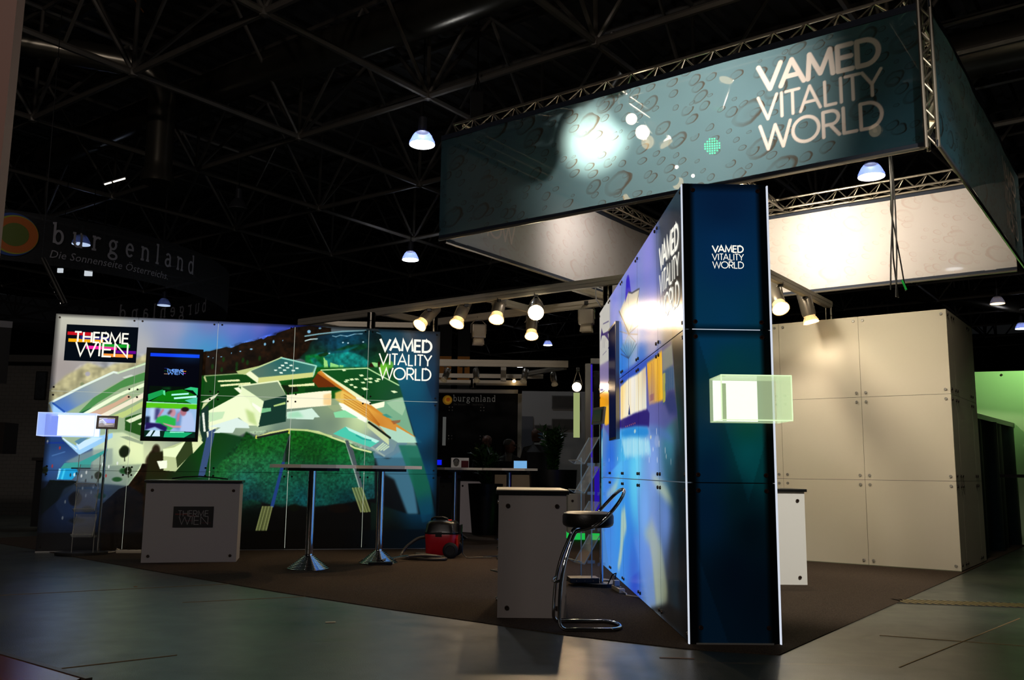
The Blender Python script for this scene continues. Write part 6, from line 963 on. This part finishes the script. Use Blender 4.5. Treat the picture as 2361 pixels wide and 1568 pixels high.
for x,z,lb in((-10.35,2.5,'narrow dark panel on the dim tiled wall, highest of the three'),(-9.95,1.85,'left small dark picture on the dim tiled wall'),(-9.35,1.75,'right small dark picture on the dim tiled wall')):
    t=thing('wall_picture',lb,'picture',(x,19.45,z),0,'dark pictures on the tiled wall');MB().bx((-.12,0,0),(.12,.03,.62)).build('frame',BLK,t);MB().bx((-.1,-.004,.02),(.1,-.001,.6)).build('print',mat('dim print','24282c',.4,var=.6,vs=6),t)
t=thing('television','flat screen television edge cut by the left picture edge','television',(-6.15,10.6,2.05),.5);MB().bx((-.6,0,0),(.08,.05,.75)).build('housing',BLK,t);MB().bx((-.6,-.004,.68),(.085,-.001,.76)).build('bezel',mat('silver strip','8c8c90',.3,.7),t)
t.location=(-6.2,10.7,2.05)
dk_=thing('reception_desk','dark brown reception desk with aluminium post at the left edge','desk',(-8.8,14.4,0))
MB().bx((-1.5,0,1.25),(.62,.4,1.75)).build('front_panel',mat('dark brown panel','1c120c',.5),dk_);MB().bx((.75,.8,.05),(1.7,1.3,1.15)).build('body',mat('slatted dark front','0a0a0b',.6),dk_);MB().bx((.7,.75,1.15),(1.8,1.4,1.2)).build('desk_top',mat('dim top','2c2a28',.4),dk_)
g=MB();g.bx((-.02,-.03,.0),(.16,.1,1.25));g.build('post',mat('dull post','5a5248',.4,.5),dk_)
tag(MB().box((0,0,.06),(.28,.2,.12),None,0,.02).build('telephone',mat('grey telephone','6a6864',.5),loc=(-7.35,15.4,1.2)),'pale telephone on the desk at the left of the picture wall','telephone')
# near column at the left picture edge
boxmesh('partition_panel',(-2.05,2.99,0),(-1.80,3.04,3.6),mat('brown grey board','8a6254',.6),'near brown-grey partition edge filling the top left border','partition')
# burgenland ring banner
cx,cy,Rr,zb,zt=-12.1,21.0,5.0,4.95,5.95
ring=thing('ring_banner','huge dark cylindrical banner reading burgenland hanging at the left','banner',(cx,cy,zb))
g=MB();n=96
for k in range(n):
    a,b=2*PI*k/n,2*PI*(k+1)/n;g.add([(Rr*math.cos(a),Rr*math.sin(a),0),(Rr*math.cos(b),Rr*math.sin(b),0),(Rr*math.cos(b),Rr*math.sin(b),zt-zb),(Rr*math.cos(a),Rr*math.sin(a),zt-zb)],[(0,1,2,3)],0,True)
g.build('fabric',clear('navy ring fabric','04060c',.84,.8),ring)
def onring(a0,out=1): return lambda x,y,n=0: Vector(((Rr+out*(.01+n))*math.cos(a0+out*x/Rr),(Rr+out*(.01+n))*math.sin(a0+out*x/Rr),y))
LTR=mat('grey ring lettering','7c7a80',.7,emit='8c8a90',es=.010)
aT=math.radians(-52.7)
def fine(pls,st=.12):
    out=[]
    for pl in pls:
        q=[pl[0]]
        for a,b in zip(pl[:-1],pl[1:]):
            k=max(1,int(math.hypot(b[0]-a[0],b[1]-a[1])/st))
            for i in range(1,k+1): q.append((a[0]+(b[0]-a[0])*i/k,a[1]+(b[1]-a[1])*i/k))
        out.append(q)
    return out
word(ring,'burgenland',0,.46,3.3,.40,.62,.045,onring(aT),LTR,fine)
vs,fs=fonttext('Die Sonnenseite Österreichs.',.22,.2);P=onring(aT);g=MB();wmx=max(v.x for v in vs);g.add([P(-.05+v.x*2.55/wmx,.16+v.y*1.0,.0) for v in vs],fs);g.build('slogan',LTR,ring)
DS=[mat('ring disc green','2c3a10',.7,emit='58600c',es=.05),mat('ring disc orange','6a3408',.7,emit='a04c08',es=.06),mat('ring disc yellow','5c5c08',.7,emit='787408',es=.07),mat('ring disc blue','081c3c',.7,emit='0c2c68',es=.1)]
g=MB()
for r,m_,dx,z in((.52,3,-.05,.0),(.47,2,.0,.002),(.44,1,.02,.004),(.28,0,.0,.006)): disc(g,P,-.66+dx,.52,r*.86,m_,z,.95,48)
g.build('disc_logo',DS,ring)
# second lettering seen reversed through the far side
P2=onring(math.radians(46),1);word(ring,'burgenland',0,.46,3.4,.40,.62,.045,lambda x,y,n=0: (lambda v:Vector((v.x*.9955,v.y*.9955,v.z)))(P2(x,y,n)),LTR,fine)
for x,y,z,lb,s in((-11.2,21.5,5.85,'left small white lit fixture under the ring banner',.14),(-10.5,21.5,5.8,'right small white lit fixture under the ring banner',.2)):
    t=thing('small_floodlight',lb,'lamp',(x,y,z),0,'small fixtures under the ring banner');MB().box((0,0,.1),(s,.1,.1)).build('housing',BLK,t);MB().box((0,-.01,0),(s*.9,.05,s*.8)).build('lens',glow('pale fixture','d8e0e8',.8),t);MB().tube([(0,0,.14),(0,0,4.2)],.01,5).build('cable',BLK,t)
# ---------------------------------------------------------------- right background
gwl=thing('green_wall_panel','green lit wall panel behind the white cabin at the right edge','wall panel',(7.6,14.6,0),-.35)
GW=mat('green lit board','b8d8a8',.6);MB().bx((-1.2,0,0),(4.5,.06,2.78)).build('panel',GW,gwl);bolts(gwl,lambda u,v,n=0:Vector((u,-.002-n,v)),[(.45,2.72),(.45,1.9),(.45,1.84)],CB,.018)
lamp('SPOT','green_wash_light',(8.3,13.2,3.4),90,(.6,1,.42),(8.2,14.5,2.7),.1,80,.9)
ct=thing('curtained_partition','black teal curtained partition receding at the right edge','partition',(6.25,12.1,0),.9)
g=MB();n=90;vs=[];
for i in range(n+1):
    x=9.5*i/n;y=.06*math.sin(i*.9)+.04*math.sin(i*.37);vs+=[(x,y,.02),(x,y,1.86)]
g.add(vs,[(2*i,2*i+2,2*i+3,2*i+1) for i in range(n)],0,True);g.build('curtain',mat('teal black curtain','041820',.6,spec=.25),ct)
MB().bx((0,-.06,1.86),(9.5,.06,1.93)).build('top_rail',BLK,ct)
td=thing('side_table','small dark table in front of the curtain at the right edge','table',(7.0,11.6,0));MB().bx((-.5,-.3,1.06),(.7,.3,1.1)).build('tabletop',mat('dark table top','1c1a1a',.3),td);MB().bx((-.4,-.2,0),(-.34,-.14,1.06)).build('leg',BLK,td);MB().bx((.5,-.2,0),(.56,-.14,1.06)).build('leg',BLK,td)
# ---------------------------------------------------------------- people in the background
SKIN=mat('skin','643e2c',.6);HAIR=mat('brown hair','4a2c1a',.7,bump=.5,bs=60);GREY=mat('grey cap','4c4844',.8);COAT=mat('black coat','0c0b0c',.8,bump=.2,bs=60);SHIRT=mat('grey scarf','4a443e',.8);TROU=mat('dark trousers','101014',.8)
def body(name,pts,edges,rad,m,parent,root=0):
    me=bpy.data.meshes.new(name);me.from_pydata(pts,edges,[]);o=bpy.data.objects.new(name,me);COL.objects.link(o);o.parent=parent
    sk=o.modifiers.new('skin','SKIN');sk.use_smooth_shade=True;sb=o.modifiers.new('sub','SUBSURF');sb.levels=2;sb.render_levels=2
    for i,v in enumerate(me.skin_vertices[0].data): v.radius=rad[i];v.use_root=(i==root)
    me.materials.append(m);return o
def head(par,c,yaw,hair,cap=False,long=False):
    M=rotz(yaw);c=Vector(c);g=MB();n=20;vs=[];prof=[(-.12,.045,.05),(-.10,.06,.075),(-.06,.068,.09),(-.01,.076,.1),(.04,.078,.102),(.08,.07,.092),(.11,.045,.06),(.12,.01,.012)]
    for z,a,b in prof:
        for k in range(n):
            q=2*PI*k/n;x=a*math.cos(q);y=b*math.sin(q)
            if math.sin(q)<-.9 and -.04<z<.03: y-=.0
            vs.append(M@Vector((x,y,z))+c)
    g.add(vs,[(i*n+k,i*n+(k+1)%n,(i+1)*n+(k+1)%n,(i+1)*n+k) for i in range(len(prof)-1) for k in range(n)]+[tuple(range(n))[::-1]],0,True)
    def ball(p,r,m,s=(1,1,1)):
        pr=[(max(1e-7,math.sin(PI*i/8)),-math.cos(PI*i/8)) for i in range(9)];v0=len(g.v);g.lathe([(a*r,b*r) for a,b in pr],(0,0,0),12,None,m)
        for i in range(v0,len(g.v)): v=Vector(g.v[i]);g.v[i]=tuple(M@(Vector((v.x*s[0],v.y*s[1],v.z*s[2]))+Vector(p))+c)
    ball((0,-.1,-.02),.016,0,(.8,1,1.5));ball((-.078,0,-.01),.02,0,(.4,.8,1.4));ball((.078,0,-.01),.02,0,(.4,.8,1.4))
    for s in(-1,1): ball((s*.03,-.09,.012),.010,1,(1.2,.6,.7))
    ball((0,-.088,-.065),.016,2,(1.5,.5,.4))
    g.build('head',[SKIN,mat('eye dark','14100c',.3),mat('lips','7a3a30',.5)],par)
    h=MB();v0=0;rr=random.Random(3)
    pr=[(.085,-.05 if not long else -.10),(.10,-.02),(.104,.03),(.095,.08),(.065,.12),(.02,.138),(1e-6,.14)] if not cap else [(.088,.02),(.094,.04),(.092,.08),(.07,.12),(.02,.138),(1e-6,.14)]
    h.lathe(pr,(0,0,0),22)
    for i in range(len(h.v)):
        v=Vector(h.v[i]);j=1+(rr.uniform(-.06,.08) if not cap else 0);h.v[i]=tuple(M@Vector((v.x*.88*j,v.y*1.08*j+.022,v.z))+c)
    if cap: h.box(c+M@Vector((0,-.11,.03)),(.13,.08,.012),M)
    h.build('cap' if cap else 'hair',hair,par)
# person standing with back to the camera
p1=thing('person','person with brown hair in a black coat standing back turned beside the large plant','person',(.5,17.2,0),0);p1.scale=(1.05,)*3
body('body',[(0,0,.95),(0,0,1.15),(0,0,1.38),(0,0,1.5),(-.2,0,1.4),(-.27,.0,1.12),(-.2,-.1,.9),(.2,0,1.4),(.27,0,1.12),(.2,-.1,.9),(-.1,0,.9),(-.11,0,.48),(-.11,.03,.08),(.1,0,.9),(.11,0,.48),(.11,.03,.08),(-.11,-.14,.04),(.11,-.14,.04)],[(0,1),(1,2),(2,3),(2,4),(4,5),(5,6),(2,7),(7,8),(8,9),(0,10),(10,11),(11,12),(0,13),(13,14),(14,15),(12,16),(15,17)],[(.18,.13),(.17,.12),(.17,.12),(.06,.06),(.075,.08),(.055,.055),(.04,.04),(.075,.08),(.055,.055),(.04,.04),(.1,.1),(.07,.07),(.05,.05),(.1,.1),(.07,.07),(.05,.05),(.035,.035),(.035,.035)],COAT,p1)
head(p1,(0,0,1.66),PI-.3,HAIR,long=True)
g=MB();g.lathe([(.27,.62),(.24,.95),(.2,1.15),(.21,1.36),(.1,1.5)],n=22);g.build('coat',COAT,p1)
# person seated in profile with grey cap
p2=thing('person','person with grey cap and scarf facing right behind the far bar','person',(-.04,17.3,0),0);p2.scale=(1.06,)*3
body('body',[(0,0,.72),(0,0,.95),(0,0,1.2),(0,0,1.33),(-.17,0,1.2),(-.2,-.05,.95),(-.05,-.2,.9),(.17,0,1.2),(.2,-.05,.95),(.1,-.22,.9),(-.1,-.05,.7),(-.1,-.42,.7),(-.1,-.4,.2),(.1,-.05,.7),(.1,-.42,.7),(.1,-.4,.2)],[(0,1),(1,2),(2,3),(2,4),(4,5),(5,6),(2,7),(7,8),(8,9),(0,10),(10,11),(11,12),(0,13),(13,14),(14,15)],[(.17,.12),(.15,.11),(.16,.11),(.055,.055),(.07,.07),(.05,.05),(.035,.035),(.07,.07),(.05,.05),(.035,.035),(.1,.1),(.07,.07),(.05,.05),(.1,.1),(.07,.07),(.05,.05)],COAT,p2)
head(p2,(.02,-.02,1.45),PI/2-.25,GREY,cap=True);MB().lathe([(.1,1.18),(.085,1.27),(.07,1.34),(.06,1.36)],n=18).build('scarf',SHIRT,p2)
s_=thing('bar_chair','dark stool under the seated person behind the far bar','stool',(-.04,17.3,0));MB().lathe([(0,.55),(.18,.55),(.18,.6),(0,.6)],n=20).build('seat',BLK,s_);MB().lathe([(.2,0),(.03,.03),(.03,.55)],n=16).build('pole',BLK,s_)
p3=thing('person','person with face half hidden by the leaves of the left plant','person',(-.46,17.05,0),0)
body('body',[(0,0,.9),(0,0,1.1),(0,0,1.32),(0,0,1.44),(-.19,0,1.32),(-.24,-.05,1.05),(-.15,-.2,.95),(.19,0,1.32),(.24,-.05,1.05),(.15,-.2,.95),(-.1,0,.85),(-.1,0,.45),(-.1,0,.08),(.1,0,.85),(.1,0,.45),(.1,0,.08),(-.1,-.14,.04),(.1,-.14,.04)],[(0,1),(1,2),(2,3),(2,4),(4,5),(5,6),(2,7),(7,8),(8,9),(0,10),(10,11),(11,12),(0,13),(13,14),(14,15),(12,16),(15,17)],[(.17,.12),(.16,.11),(.165,.11),(.055,.055),(.07,.07),(.05,.05),(.038,.038),(.07,.07),(.05,.05),(.038,.038),(.095,.095),(.065,.065),(.045,.045),(.095,.095),(.065,.065),(.045,.045),(.035,.035),(.035,.035)],TROU,p3)
head(p3,(0,-.01,1.60),-.3,HAIR)

ca=thing('rigging_bracket','dark bent metal arm with hanging cables above the left corner of the picture wall','rigging',(-6.6,12.6,3.7))
MB().tube([(-.25,0,.35),(-.05,0,.0),(.13,0,-.32)],.025,8).tube([(-.21,0,.36),(-.01,0,.01),(.17,0,-.31)],.012,8).build('arm',mat('dull steel','3a3834',.4,.5),ca)
for k in range(4): MB().tube([(-.05+.05*k,0,.02-.08*k),(-.12+.05*k,.02,-.02-.08*k),(-.06+.05*k,.02,-.1-.08*k),(0+.05*k,0,-.09-.08*k)],.007,6).build('cable_loop',CHR if k%2 else BLK,ca)
MB().tube([(-.25,0,.35),(-.3,0,5.2)],.006,5).build('suspension_wire',BLK,ca)
